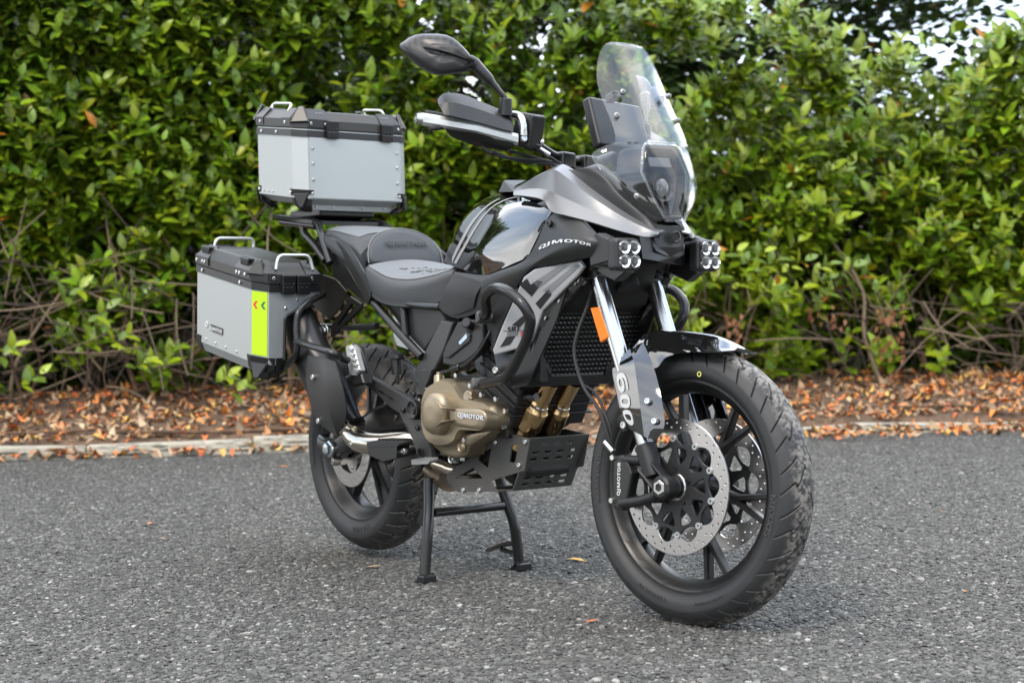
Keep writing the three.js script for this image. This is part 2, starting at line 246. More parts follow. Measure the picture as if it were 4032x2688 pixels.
// ---------- leaves ----------
function leafGeo(L, W, fold = 0.25, droop = 0.18, n = 5, tip = 0.6) { // pointed oval blade along +x, folded on its midrib
  const pos = [], idx = [], uv = []; for (let i = 0; i <= n; i++) { const t = i / n, w = W / 2 * Math.pow(Math.sin(PI * Math.min(1, Math.pow(t, tip) * 0.985 + 0.015)), 0.85), x = L * t, y = -droop * L * t * t; for (const k of [-1, 0, 1]) { pos.push(x, y + Math.abs(k) * w * fold, k * w); uv.push(t, 0.5 + k * 0.5); } }
  for (let i = 0; i < n; i++) for (const k of [0, 1]) { const a = i * 3 + k; idx.push(a, a + 1, a + 3, a + 1, a + 4, a + 3); }
  const g = new THREE.BufferGeometry(); g.setAttribute('position', new THREE.Float32BufferAttribute(pos, 3)); g.setAttribute('uv', new THREE.Float32BufferAttribute(uv, 2)); g.setIndex(idx); g.computeVertexNormals(); return g;
}
const leafVein = noiseTex(64, 64, (u, v) => { const m = Math.abs(v - 0.5) < 0.035 ? 1 : 0, s = Math.abs(((u * 7 + Math.abs(v - 0.5) * 4) % 1) - 0.5) < 0.06 ? 0.25 : 0; return Math.min(1, 0.72 + 0.28 * m + s * 0.3); });
const laurelLeaf = leafGeo(0.108, 0.054, 0.22, 0.22, 5, 0.82);
const leafExtra = { map: leafVein };
mat('laurel_leaf', [1, 1, 1], 0.38, 0, leafExtra);
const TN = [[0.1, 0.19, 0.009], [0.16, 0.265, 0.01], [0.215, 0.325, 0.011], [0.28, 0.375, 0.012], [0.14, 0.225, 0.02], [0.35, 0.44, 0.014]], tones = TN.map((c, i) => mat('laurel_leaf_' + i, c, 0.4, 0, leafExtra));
const deadTone = mat('yellow_leaf', [0.55, 0.22, 0.02], 0.5, 0, leafExtra);
const brownTone = mat('brown_leaf', [0.24, 0.1, 0.04], 0.7);
const bark = noiseTex(128, 128, (u, v) => { const a = fbm(u * 6, v * 30, 2, 4); return [0.2 + 0.3 * a, 0.15 + 0.24 * a, 0.11 + 0.18 * a]; }, true);
mat('bark', [1, 1, 1], 0.9, 0, { map: bark }); mat('bark_pale', [0.2, 0.15, 0.1], 0.9); mat('bark_dark', [0.07, 0.05, 0.035], 0.9);
const bumpF = (s, y) => 0.55 * (fbm(s * 0.9 + 4, y * 0.9, 2, 3) - 0.5) + 0.28 * (fbm(s * 2.6, y * 2.6, 6, 2) - 0.5);
const topAt = s => { const t = Math.min(1, Math.max(0, (s - 2.6) / 1.5)); return 3.7 * (1 - t) + (2.75 + 0.6 * (vnoise(s * 1.6, 3) - 0.5)) * t; };
const lowAt = s => (s < 2.6 ? 1.05 : s > 4.7 ? 1.12 : 0.85) + 0.7 * (vnoise(s * 1.3 + 5, 1) - 0.5);
const shrubs = [
  [-3.76, 'laurel bush at the far left end of the hedge', 1],
  [-2.4, 'dense laurel bush with a thick dark crown standing left of the tangle of stems', 1],
  [-0.9, 'laurel bush with a tangle of bare brown stems behind the pale kerb', 1],
  [0.5, 'laurel bush with bare twigs rising behind the grey side case', 1],
  [1.9, 'tall laurel bush behind the silver top box and seat', 0],
  [3.2, 'laurel bush directly behind the windscreen', 0],
  [4.5, 'bright green laurel bush beside the spotlights with a low hanging branch', 0],
  [5.8, 'laurel bush over the dark hollow with dead brown leaves', 0],
  [7.1, 'laurel bush on the far side of the dark hollow with dead leaves', 0],
  [8.46, 'laurel bush at the far right end of the hedge', 0]];
{
  const r = rng(404), Y = new THREE.Vector3(0, 1, 0), o = new THREE.Object3D(), nrm = new THREE.Vector3(-KN[0], 0, -KN[1]), alongV = new THREE.Vector3(KE[0], 0, KE[1]);
  const lists = shrubs.map(() => []), stems = shrubs.map(() => []);
  function shoot(p, dir, n, size, tone, k, bright) { // leaves spiralled round a short stem
    const d = dir.clone().normalize(), a = new THREE.Vector3(0.31, 0.2, 0.93).cross(d).normalize(), b = d.clone().cross(a); let ph = r() * 6.3; const L = (0.16 + 0.16 * r()) * size;
    for (let i = 0; i < n; i++) { const t = (i + 0.5) / n, pos = p.clone().addScaledVector(d, L * (t - 0.5)); ph += 2.4 + (r() - 0.5) * 0.5; const op = 1.15 - 0.55 * t + (r() - 0.5) * 0.3, rad = a.clone().multiplyScalar(Math.cos(ph)).addScaledVector(b, Math.sin(ph)); const x = d.clone().multiplyScalar(Math.cos(op)).addScaledVector(rad, Math.sin(op)); x.y += 0.12; x.normalize(); const up = d.clone().multiplyScalar(0.75).addScaledVector(Y, 0.5).addScaledVector(rad, -0.2); const z = x.clone().cross(up).normalize(), y = z.clone().cross(x); const sc = size * (0.7 + 0.5 * r()) * (t > 0.85 ? 0.75 : 1);
      const tn = r() < 0.006 ? 9 : Math.min(5, Math.max(0, Math.floor(tone + (r() - 0.5) * 2.2 + (t > 0.8 ? 0.8 : 0)))); lists[k].push([new THREE.Matrix4().makeBasis(x.multiplyScalar(sc), y.multiplyScalar(sc), z.multiplyScalar(sc)).setPosition(pos), tn, pos]); }
  }
  let tries = 0, made = 0; const WANT = 9400;
  while (made < WANT && tries++ < 90000) {
    const s = -4.2 + 13.8 * r(), y = 0.25 + 3.5 * r(), tp = topAt(s), lo = lowAt(s); if (y > tp + 0.15 * (r() - 0.5)) continue;
    if (y < lo) { const cl = vnoise(s * 3.1, y * 3.1, 8); if (r() > (cl > 0.62 ? 0.5 : 0.05)) continue; }
    const deep = -Math.log(1 - r() * 0.985) * 0.26, hole = fbm(s * 1.7 + 9, y * 1.7, 3, 3); if (hole < 0.36 && deep < 0.25) continue; if (s > 1.9 && y > 1.9 && fbm(s * 5.5, y * 5.5, 21, 2) < 0.4 + (s > 3.8 ? 0.06 : 0) + 0.05 * Math.min(1, y - 1.9)) continue;
    const under = y < lo ? 0.25 * r() : 0, q = 1.45 + bumpF(s, y) + Math.min(1.5, deep) + under - 0.12 * Math.max(0, y - 1.4), P = v3(kp(s, q, y + vergeY(s, 1.2) * 0.3));
    const k = Math.min(shrubs.length - 1, Math.max(0, Math.round((s + 3.76) / 1.36)));
    const dir = nrm.clone().multiplyScalar(0.8 - deep * 0.6).addScaledVector(Y, 0.35 + 0.5 * r()).addScaledVector(alongV, (r() - 0.5) * 1.5); const lightness = 1.5 + 1.6 * (fbm(s * 1.3, y * 1.3, 12, 3) - 0.35) + (s > 3.9 ? 0.7 : 0) - (y > 2.4 && s > 2 ? 0.4 : 0);
    shoot(P, dir, 8 + Math.floor(r() * 4), 0.95 + 0.45 * r(), lightness, k); made++;
  }
  // second, inner layer that closes the hedge
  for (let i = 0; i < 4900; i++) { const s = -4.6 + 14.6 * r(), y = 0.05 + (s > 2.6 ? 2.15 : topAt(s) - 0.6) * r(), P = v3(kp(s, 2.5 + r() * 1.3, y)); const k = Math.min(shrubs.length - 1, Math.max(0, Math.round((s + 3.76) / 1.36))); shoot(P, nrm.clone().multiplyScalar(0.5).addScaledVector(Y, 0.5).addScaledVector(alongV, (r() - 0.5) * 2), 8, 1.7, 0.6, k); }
  // hanging bright branch on the right
  for (const [s0, y0, s1, y1, n] of [[4.4, 1.15, 5.35, 1.02, 7], [4.3, 1.0, 5.2, 0.86, 6], [4.1, 0.8, 4.45, 0.35, 6], [3.95, 1.1, 4.3, 0.5, 7], [0.35, 0.95, 0.75, 0.5, 4], [-0.2, 0.75, 0.1, 0.42, 3], [-0.35, 0.35, -0.25, 0.3, 2], [1.25, 0.4, 1.35, 0.34, 2]]) for (let i = 0; i < n; i++) { const t = i / (n - 1), s = s0 + (s1 - s0) * t, y = y0 + (y1 - y0) * t; const k = Math.min(9, Math.max(0, Math.round((s + 3.76) / 1.36))); shoot(v3(kp(s, 1.02 - 0.1 * t + 0.06 * r(), y)), nrm.clone().multiplyScalar(0.7).addScaledVector(Y, 0.4).addScaledVector(alongV, 0.6 * Math.sign(s1 - s0)), 8, 1.0, 4.4, k); }
  for (const [s0, y0, ds, dy, n] of [[5.75, 0.62, 0.12, 0.2, 46], [5.3, 0.72, 0.14, 0.08, 16], [4.62, 0.62, 0.05, 0.14, 34]]) for (let i = 0; i < n; i++) { const s = s0 + (r() - 0.5) * 2 * ds, y = y0 + (r() - 0.5) * 2 * dy, k = Math.min(9, Math.max(0, Math.round((s + 3.76) / 1.36))), x = new THREE.Vector3(r() - 0.5, -0.6 - r() * 0.5, r() - 0.5).normalize(), z = x.clone().cross(nrm).normalize(), u = z.clone().cross(x), sc = 0.28 + 0.3 * r(), P = v3(kp(s, 1.0 + 0.1 * r(), y)); lists[k].push([new THREE.Matrix4().makeBasis(x.multiplyScalar(sc), u.multiplyScalar(sc), z.multiplyScalar(sc)).setPosition(P), 8, P]); }
  shrubs.forEach(([sc, label, tw], k) => {
    const t = thing('laurel_shrub', label, 'shrub', 'laurel bushes forming the hedge'); const s0 = sc + 0.68, list = lists[k];
    const n0 = kp(s0, 1.8, 0); 
    list.sort((a, b) => ((a[2].x - K0[0]) * KN[0] + (a[2].z - K0[1]) * KN[1]) - ((b[2].x - K0[0]) * KN[0] + (b[2].z - K0[1]) * KN[1]));
    const near = list.filter(e => e[2].y < 3.1).slice(0, 300), set = new Set(near), rest = list.filter(e => !set.has(e));
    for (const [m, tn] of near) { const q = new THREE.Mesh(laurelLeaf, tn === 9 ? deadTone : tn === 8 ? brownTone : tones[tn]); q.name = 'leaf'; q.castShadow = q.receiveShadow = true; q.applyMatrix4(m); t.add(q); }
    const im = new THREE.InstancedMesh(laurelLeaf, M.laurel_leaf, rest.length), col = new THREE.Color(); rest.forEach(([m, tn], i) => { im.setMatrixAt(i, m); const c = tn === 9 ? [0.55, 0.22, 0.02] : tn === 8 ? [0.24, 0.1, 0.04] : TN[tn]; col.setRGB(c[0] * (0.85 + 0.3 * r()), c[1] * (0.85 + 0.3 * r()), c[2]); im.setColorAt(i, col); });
    im.name = 'crown'; im.userData.kind = 'stuff'; im.castShadow = im.receiveShadow = true; t.add(im);
    // stems
    const ns = tw ? 22 : 12; for (let i = 0; i < ns; i++) { const s = s0 + (r() - 0.5) * 1.5, q = 1.45 + r() * 0.9, h = 0.7 + 0.8 * r(), a = (r() - 0.5) * 1.2, b = (r() - 0.5) * 0.6; const pts = [0, 0.3, 0.6, 1].map(u => kp(s + a * u + 0.12 * (r() - 0.5), q + b * u - 0.15 * u * (1 - u), vergeY(s, q) - 0.02 + h * u * (1 - 0.15 * u))); const rad = 0.007 + 0.014 * r(); mesh('stem', sweep(spl(pts, 4).map(v3), Array.from({ length: 13 }, (_, j) => rad * (1 - 0.55 * j / 12)), 6), [M.bark, M.bark_pale, M.bark_dark][Math.floor(r() * 3)], t); }
    const tg = []; for (let i = 0; i < (tw ? 150 : 60); i++) { const s = s0 + (r() - 0.5) * 1.5, q = 1.1 + r() * 0.8, y = vergeY(s, q) + r() * (tw ? 0.95 : 0.6), L = 0.25 + 0.5 * r(), a = r() * PI * 2, e = (r() - 0.25) * 1.5, d = [Math.cos(a) * Math.cos(e), Math.sin(a) * Math.cos(e) * 0.5, Math.sin(e)]; tg.push(sweep(spl([0, 0.5, 1].map(u => kp(s + d[0] * L * u + 0.05 * (r() - 0.5), q + d[1] * L * u + 0.05 * (r() - 0.5), Math.max(vergeY(s, q), y + d[2] * L * u + 0.05 * (r() - 0.5)))), 2).map(v3), 0.0022 + 0.0035 * r(), 4, false)); }
    const half = Math.floor(tg.length / 2); mesh('twigs', tg.slice(0, half), M.bark_pale, t).userData.kind = 'stuff'; mesh('twigs', tg.slice(half), M.bark_dark, t).userData.kind = 'stuff';
  });
  // taller trees behind with thinner crowns
  const lime = leafGeo(0.1, 0.085, 0.12, 0.1, 4, 0.8); mat('lime_leaf', [1, 1, 1], 0.55, 0, leafExtra);
  [[3.6, 3.6, 'thin crowned tree rising behind the hedge above the windscreen'], [6.3, 3.9, 'thin crowned tree rising behind the right end of the hedge'], [0.6, 4.2, 'tall tree hidden behind the left half of the hedge']].forEach(([s, q, label], ti) => {
    const t = thing('lime_tree', label, 'tree', 'trees behind the hedge'), base = kp(s, q, 0.1);
    mesh('trunk', sweep([[0, 0], [0.05, 1.4], [-0.05, 2.8], [0.1, 4.2]].map(([a, y]) => v3(kp(s + a, q, y))), [0.11, 0.09, 0.07, 0.04], 10), M.bark, t);
    for (let i = 0; i < 12; i++) { const y = 1.6 + i * 0.2, a = (i % 2 ? 1 : -1) * (0.7 + r() * 0.8), b = (r() - 0.6) * 1.2; mesh('limb', sweep(spl([kp(s, q, y), kp(s + a * 0.5, q + b * 0.5, y + 0.3), kp(s + a, q + b, y + 0.45)], 4).map(v3), Array.from({ length: 9 }, (_, j) => 0.03 * (1 - 0.75 * j / 8)), 6), M.bark_dark, t); }
    const N = [9000, 11000, 9000][ti], im = new THREE.InstancedMesh(lime, M.lime_leaf, N), col = new THREE.Color(); let n = 0, tr = 0; while (n < N && tr++ < 200000) { const ss = s + (r() - 0.5) * 3.4, qq = q + (r() - 0.5) * 2.2, y = 1.6 + r() * 2.6; if (fbm(ss * 2.1 + ti * 9, y * 2.1, qq * 2.1, 3) < 0.47) continue; const clump = 3 + Math.floor(r() * 4); for (let c = 0; c < clump && n < N; c++) { o.position.set(...kp(ss + (r() - 0.5) * 0.25, qq + (r() - 0.5) * 0.25, y + (r() - 0.5) * 0.2)); o.rotation.set((r() - 0.5) * 1.4, r() * 6.3, (r() - 0.5) * 1.4); o.scale.setScalar(0.7 + 0.6 * r()); o.updateMatrix(); im.setMatrixAt(n, o.matrix); const v = 0.7 + 0.6 * r(); if (r() < 0.02) col.setRGB(0.4, 0.17, 0.03); else col.setRGB(0.055 * v, 0.1 * v, 0.022 * v); im.setColorAt(n, col); n++; } }
    im.count = n; im.name = 'crown'; im.userData.kind = 'stuff'; im.castShadow = im.receiveShadow = true; t.add(im);
  });
  // leaf litter
  const dry = [leafGeo(0.06, 0.04, 0.5, 0.5, 4, 0.8), leafGeo(0.05, 0.036, -0.5, -0.6, 4, 0.7), leafGeo(0.075, 0.03, 0.7, 0.3, 4)], pal = [[0.52, 0.18, 0.04], [0.62, 0.22, 0.045], [0.42, 0.2, 0.085], [0.33, 0.21, 0.12], [0.6, 0.36, 0.09], [0.45, 0.33, 0.2], [0.22, 0.15, 0.09], [0.55, 0.14, 0.04]], dm = pal.map((c, i) => mat('dry_leaf_' + i, c, 0.7));
  mat('dry_leaf', [1, 1, 1], 0.75);
  const put = (s, q, y) => { o.position.set(...kp(s, q, y)); o.rotation.set((r() - 0.5) * 1.1, r() * 6.3, (r() - 0.5) * 1.1); const k = 0.65 + 0.75 * r(); o.scale.set(k, k, k); o.updateMatrix(); return o.matrix.clone(); };
  const litter = [[], [], []]; for (let i = 0; i < 12500; i++) { const s = -4.5 + 14.5 * r(), band = r(), q = band < (s > 2.6 ? 0.25 : 0.1) ? -0.32 * r() * r() * (s > 2.6 ? 2.2 : 0.45) : 0.1 + 1.9 * Math.pow(r(), 1.1), dens = fbm(s * 1.6, q * 1.6, 15, 3); if (r() > 0.25 + dens * 1.1) continue; const c = pal[[0, 1, 2, 3, 3, 2, 5, 6, 6, 3, 7, 4][Math.floor(r() * 12)]], v = 0.75 + 0.5 * r(); litter[i % 3].push([put(s, q, vergeY(s, q) + 0.008 + 0.02 * r()), c.map(x => x * v), q]); }
  const all = [];
  litter.forEach((l, i) => { l.forEach(e => all.push([...e, i])); });
  const inView = all.filter(e => e[2] > -0.4 && e[2] < 0.9).slice(0, 300), iv = new Set(inView.map(e => e[0]));
  inView.forEach((e, i) => { const m = new THREE.Mesh(dry[e[3]], dm[i % 8]); m.applyMatrix4(e[0]); const col = ['orange', 'bright orange', 'russet', 'dull brown', 'golden', 'pale tan', 'dark brown', 'red'][i % 8], wh = e[2] < 0 ? 'on the tarmac at the foot of the kerb' : e[2] < 0.3 ? 'just behind the kerb' : e[2] < 0.6 ? 'among the litter on the verge' : 'in the litter close under the hedge'; top(m, 'fallen_leaf', `${col} dry fallen leaf ${['curled downwards', 'cupped upwards', 'narrow and folded'][e[3]]} ${wh}`, 'leaf', `${col} leaves ${wh} ${e[3]}`); });
  litter.forEach((l, i) => { const q = l.filter(e => !iv.has(e[0])), im = new THREE.InstancedMesh(dry[i], M.dry_leaf, q.length), col = new THREE.Color(); q.forEach((e, j) => { im.setMatrixAt(j, e[0]); col.setRGB(...e[1]); im.setColorAt(j, col); }); im.name = numbered('leaf_litter'); im.userData = { label: 'orange and brown leaf litter under the hedge', category: 'leaf litter', kind: 'stuff', group: 'leaf litter' }; im.castShadow = im.receiveShadow = true; scene.add(im); });
  for (const [a, b, rr] of [[[0.6, 0.25], [2.2, 0.2], 0.012], [[1.7, 0.55], [2.4, 0.5], 0.02], [[-0.4, 0.3], [0.5, 0.35], 0.009], [[5.2, 0.4], [6.1, 0.3], 0.01]]) { const g = sweep(spl([0, 0.35, 0.7, 1].map(u => { const s = a[0] + (b[0] - a[0]) * u, q = a[1] + (b[1] - a[1]) * u + 0.05 * (r() - 0.5); return kp(s, q, vergeY(s, q) + 0.02 + 0.02 * r()); }), 4).map(v3), rr, 7); const m = new THREE.Mesh(g, rr > 0.015 ? M.bark_pale : M.bark); top(m, 'fallen_stick', rr > 0.015 ? 'thick pale stick lying in the leaf litter' : rr > 0.011 ? 'long brown stick along the kerb' : rr < 0.0095 ? 'thin stick in the litter beneath the bare stems' : 'thin stick in the litter under the dark hollow', 'stick'); }
}
// fallen leaves lying on the tarmac
[[[-.8039,.006,.3708], 0.032, 'tan leaf flat on the tarmac beyond the rear wheel', 3], [[-1.2066,.006,.2334], 0.03, 'small orange leaf on the tarmac left of the rear wheel', 1], [[.4866,.006,-.3735], 0.075, 'ochre leaf on the tarmac between the stand and the front wheel', 4], [[1.299,.006,.2102], 0.034, 'small red-orange leaf beside the front tyre', 7], [[.4832,.006,-2.1167], 0.02, 'tiny brown leaf on open tarmac', 2], [[-4.5485,.006,-.3841], 0.075, 'yellow leaf at the foot of the kerb', 4], [[-2.9556,.006,-1.2272], 0.055, 'orange leaf on the tarmac before the kerb', 1], [[.2141,.006,.164], 0.05, 'thin brown leaf under the rear tyre', 5], [[1.6203,.006,-.7929], 0.03, 'red leaf on the tarmac right of the front wheel', 0]].forEach(([p, L, label, c], i) => { const m = new THREE.Mesh(leafGeo(L, L * 0.45, 0.25, i % 2 ? -0.12 : 0.1, 4, 0.8), M['dry_leaf_' + c]); m.position.set(...p); m.rotation.y = [0.9, 2.1, 0.5, 1.2, 0, 1, 0.8, 0.7, 2][i]; top(m, 'tarmac_leaf', label, 'leaf'); });

// trees across the car park, behind the viewpoint: seen only as reflections in paint, chrome and screen
{
  const r = rng(900), blob = leafGeo(0.5, 0.34, 0.2, 0.2, 3, 0.8), o = new THREE.Object3D(), col = new THREE.Color(); mat('far_leaf', [1, 1, 1], 0.6);
  [[20, 0, 7.5, 'tall leafy tree mirrored in the tank'], [17, 17, 7, 'broad leafy tree mirrored in the mudguard'], [3, 24, 5, 'round leafy tree mirrored in the side case'], [-6.8, 14.5, 9, 'tall leafy tree mirrored in the dark of the tank'], [-10, 21, 6, 'leafy tree standing off the end of the kerb'], [21, -9, 8, 'leafy tree mirrored in the windscreen edge'], [12, -17, 7.5, 'leafy tree beyond the end of the hedge'], [24, 8, 9, 'tall dark tree behind the viewpoint']].forEach(([x, z, h, label]) => {
    const t = thing('roadside_tree', label, 'tree', 'trees across the car park');
    mesh('trunk', sweep([[0, 0], [0.1, h * 0.3], [-0.1, h * 0.6], [0, h * 0.9]].map(([a, y]) => new THREE.Vector3(x + a, y, z)), [0.22, 0.18, 0.13, 0.05], 10), M.bark, t);
    for (let i = 0; i < 8; i++) { const a = i * 2.4, y = h * (0.3 + 0.07 * i); mesh('limb', sweep([[0, 0], [0.5, 0.3], [1, 0.45]].map(([u, v]) => new THREE.Vector3(x + Math.cos(a) * u * 1.6, y + v * 1.6, z + Math.sin(a) * u * 1.6)), [0.08, 0.05, 0.02], 6), M.bark, t); }
    const N = 2600, im = new THREE.InstancedMesh(blob, M.far_leaf, N); let n = 0; while (n < N) { const u = r() * 2 - 1, a = r() * 6.3, rr = Math.cbrt(r()), w = Math.sqrt(1 - u * u), px = Math.cos(a) * w * rr * h * 0.36, py = u * rr * h * 0.38, pz = Math.sin(a) * w * rr * h * 0.36; if (fbm(px * 0.9 + x, py * 0.9, pz * 0.9 + z, 3) < 0.44) continue; o.position.set(x + px, h * 0.6 + py, z + pz); o.rotation.set((r() - 0.5) * 2, r() * 6.3, (r() - 0.5) * 2); o.scale.setScalar(0.7 + 0.6 * r()); o.updateMatrix(); im.setMatrixAt(n, o.matrix); const v = 0.6 + 0.7 * r(); col.setRGB(0.05 * v, 0.09 * v, 0.02 * v); im.setColorAt(n, col); n++; }
    im.name = 'crown'; im.userData.kind = 'stuff'; im.castShadow = im.receiveShadow = true; t.add(im);
  });
}
// ---------- motorcycle ----------
const bike = thing('motorcycle', 'black and silver adventure motorcycle on its centre stand with clear screen and luggage racks', 'motorcycle');
const AF = [1.4597, 0.326, 0], AR = [-0.0044, 0.34, 0];
const steerM = new THREE.Matrix4().makeTranslation(AF[0] - 0.045, AF[1], 0).multiply(new THREE.Matrix4().makeRotationAxis(v3([-Math.sin(0.45858), Math.cos(0.45858), 0]), 0.11755)).multiply(new THREE.Matrix4().makeTranslation(-(AF[0] - 0.045), -AF[1], 0));
const steer = m => { m.applyMatrix4(steerM); return m; };
const at = (c, r, a, z) => [c[0] + r * Math.cos(a), c[1] + r * Math.sin(a), z];
function segDist(px, py, ax, ay, bx, by) { const dx = bx - ax, dy = by - ay, t = Math.min(1, Math.max(0, ((px - ax) * dx + (py - ay) * dy) / (dx * dx + dy * dy))); return Math.hypot(px - ax - t * dx, py - ay - t * dy); }
function tyre(c, R, a, drop, side, pitchN, grooves, NA, dirtSeed, dirt) {
  const rho = (a * a + drop * drop) / (2 * drop), half = [], am = Math.asin(a / rho), NT = 34;
  for (let i = 0; i <= NT; i++) { const t = i / NT * am; half.push([R - rho + rho * Math.cos(t), rho * Math.sin(t), i / NT]); }
  for (const s of spl([half[NT].slice(0, 2), ...side], 3).slice(1)) half.push([s[0], s[1], 2]);
  const prof = [...half.slice(1).reverse().map(q => [q[0], -q[1], q[2], -1]), ...half.map(q => [q[0], q[1], q[2], 1])], P = prof.length;
  const pos = [], col = [], idx = [], pitch = 2 * PI / pitchN, W = rho * am;
  for (let i = 0; i <= NA; i++) { const th = i / NA * 2 * PI;
    for (let j = 0; j < P; j++) { const [r, z, s, sg] = prof[j]; let d = 0;
      if (s <= 1) { const y = s * W; for (let k = -1; k <= 1; k++) { const ph = (((th + (sg < 0 ? pitch / 2 : 0)) % pitch + pitch) % pitch - k * pitch) * R; for (const g of grooves) { let m = 9; for (let q = 0; q < g.p.length - 1; q++) m = Math.min(m, segDist(ph, y, g.p[q][0], g.p[q][1] * W, g.p[q + 1][0], g.p[q + 1][1] * W)); d = Math.max(d, Math.min(1, Math.max(0, (g.w - m) / 0.0011))); } } }
      const rr = r - d * 0.0055, x = c[0] + rr * Math.cos(th), y = c[1] + rr * Math.sin(th); pos.push(x, y, z);
      const n1 = fbm(x * 150 + dirtSeed, y * 150, z * 150, 3), n2 = fbm(x * 22, y * 22 + dirtSeed, z * 26, 3), e = s <= 1 ? Math.min(1, Math.max(0, (0.66 - s + 0.3 * (n2 - 0.5)) * 3.2)) : 0;
      const k = d > 0.4 ? -0.05 : Math.min(1, Math.max(0, (n1 - 0.4) * 3.6 + (n2 - 0.45) * 1.2)) * e * dirt + 0.06 * n2;
      const lerp3 = [0.0135 + k * 0.15, 0.014 + k * 0.138, 0.015 + k * 0.118]; col.push(...lerp3); } }
  for (let i = 0; i < NA; i++) for (let j = 0; j < P - 1; j++) { const A = i * P + j, B = A + P; idx.push(A, A + 1, B, A + 1, B + 1, B); }
  const g = new THREE.BufferGeometry(); g.setAttribute('position', new THREE.Float32BufferAttribute(pos, 3)); g.setAttribute('color', new THREE.Float32BufferAttribute(col, 3)); g.setIndex(idx); g.computeVertexNormals(); return g;
}
mat('tyre_rubber', 1, 0.58, 0, { vertexColors: true });
mat('tyre_letter', 0.035, 0.4);
function ringText(c, str, r, h, deg, z, sgn) { const g = text(str, h, 0.0009, 1.25), p = g.attributes.position; for (let i = 0; i < p.count; i++) { const a = R2(deg) - sgn * p.getX(i) / r, rr = r + p.getY(i), zz = p.getZ(i); p.setXYZ(i, c[0] + rr * Math.cos(a), c[1] + rr * Math.sin(a), sgn * (z + zz - Math.max(0, Math.abs(p.getY(i)) - 0) * 0.05)); } g.computeVertexNormals(); return g; }
function lathZ(c, prof, seg = 72, crease = 30) { const g = new THREE.LatheGeometry(prof.map(p => new THREE.Vector2(p[0], p[1])), seg); g.rotateX(PI / 2); const q = toCreasedNormals(g, R2(crease)); q.translate(c[0], c[1], 0); return q; }
function discPlate(c, shape, z, t, bev = 0.0004) { const g = new THREE.ExtrudeGeometry(shape, { depth: t, bevelEnabled: bev > 0, bevelThickness: bev, bevelSize: bev, bevelOffset: -bev, bevelSegments: 1, curveSegments: 28 }); g.translate(c[0], c[1], z - t / 2); return g; }
function ringShape(R, inner, holes) { const s = new THREE.Shape(); s.absarc(0, 0, R, 0, 2 * PI, false); s.holes.push(inner); for (const [r, a, q] of holes) { const h = new THREE.Path(); h.absarc(r * Math.cos(a), r * Math.sin(a), q, 0, 2 * PI, true); s.holes.push(h); } return s; }
function scallop(n, r0, r1, off = 0, flat = 0.5) { const p = []; for (let i = 0; i < n * 16; i++) { const a = i / (n * 16) * 2 * PI, k = 0.5 + 0.5 * Math.cos(n * (a - off)); const r = r0 + (r1 - r0) * Math.pow(1 - k, flat); p.push(new THREE.Vector2(r * Math.cos(a), r * Math.sin(a))); } return new THREE.Path(p.reverse()); }

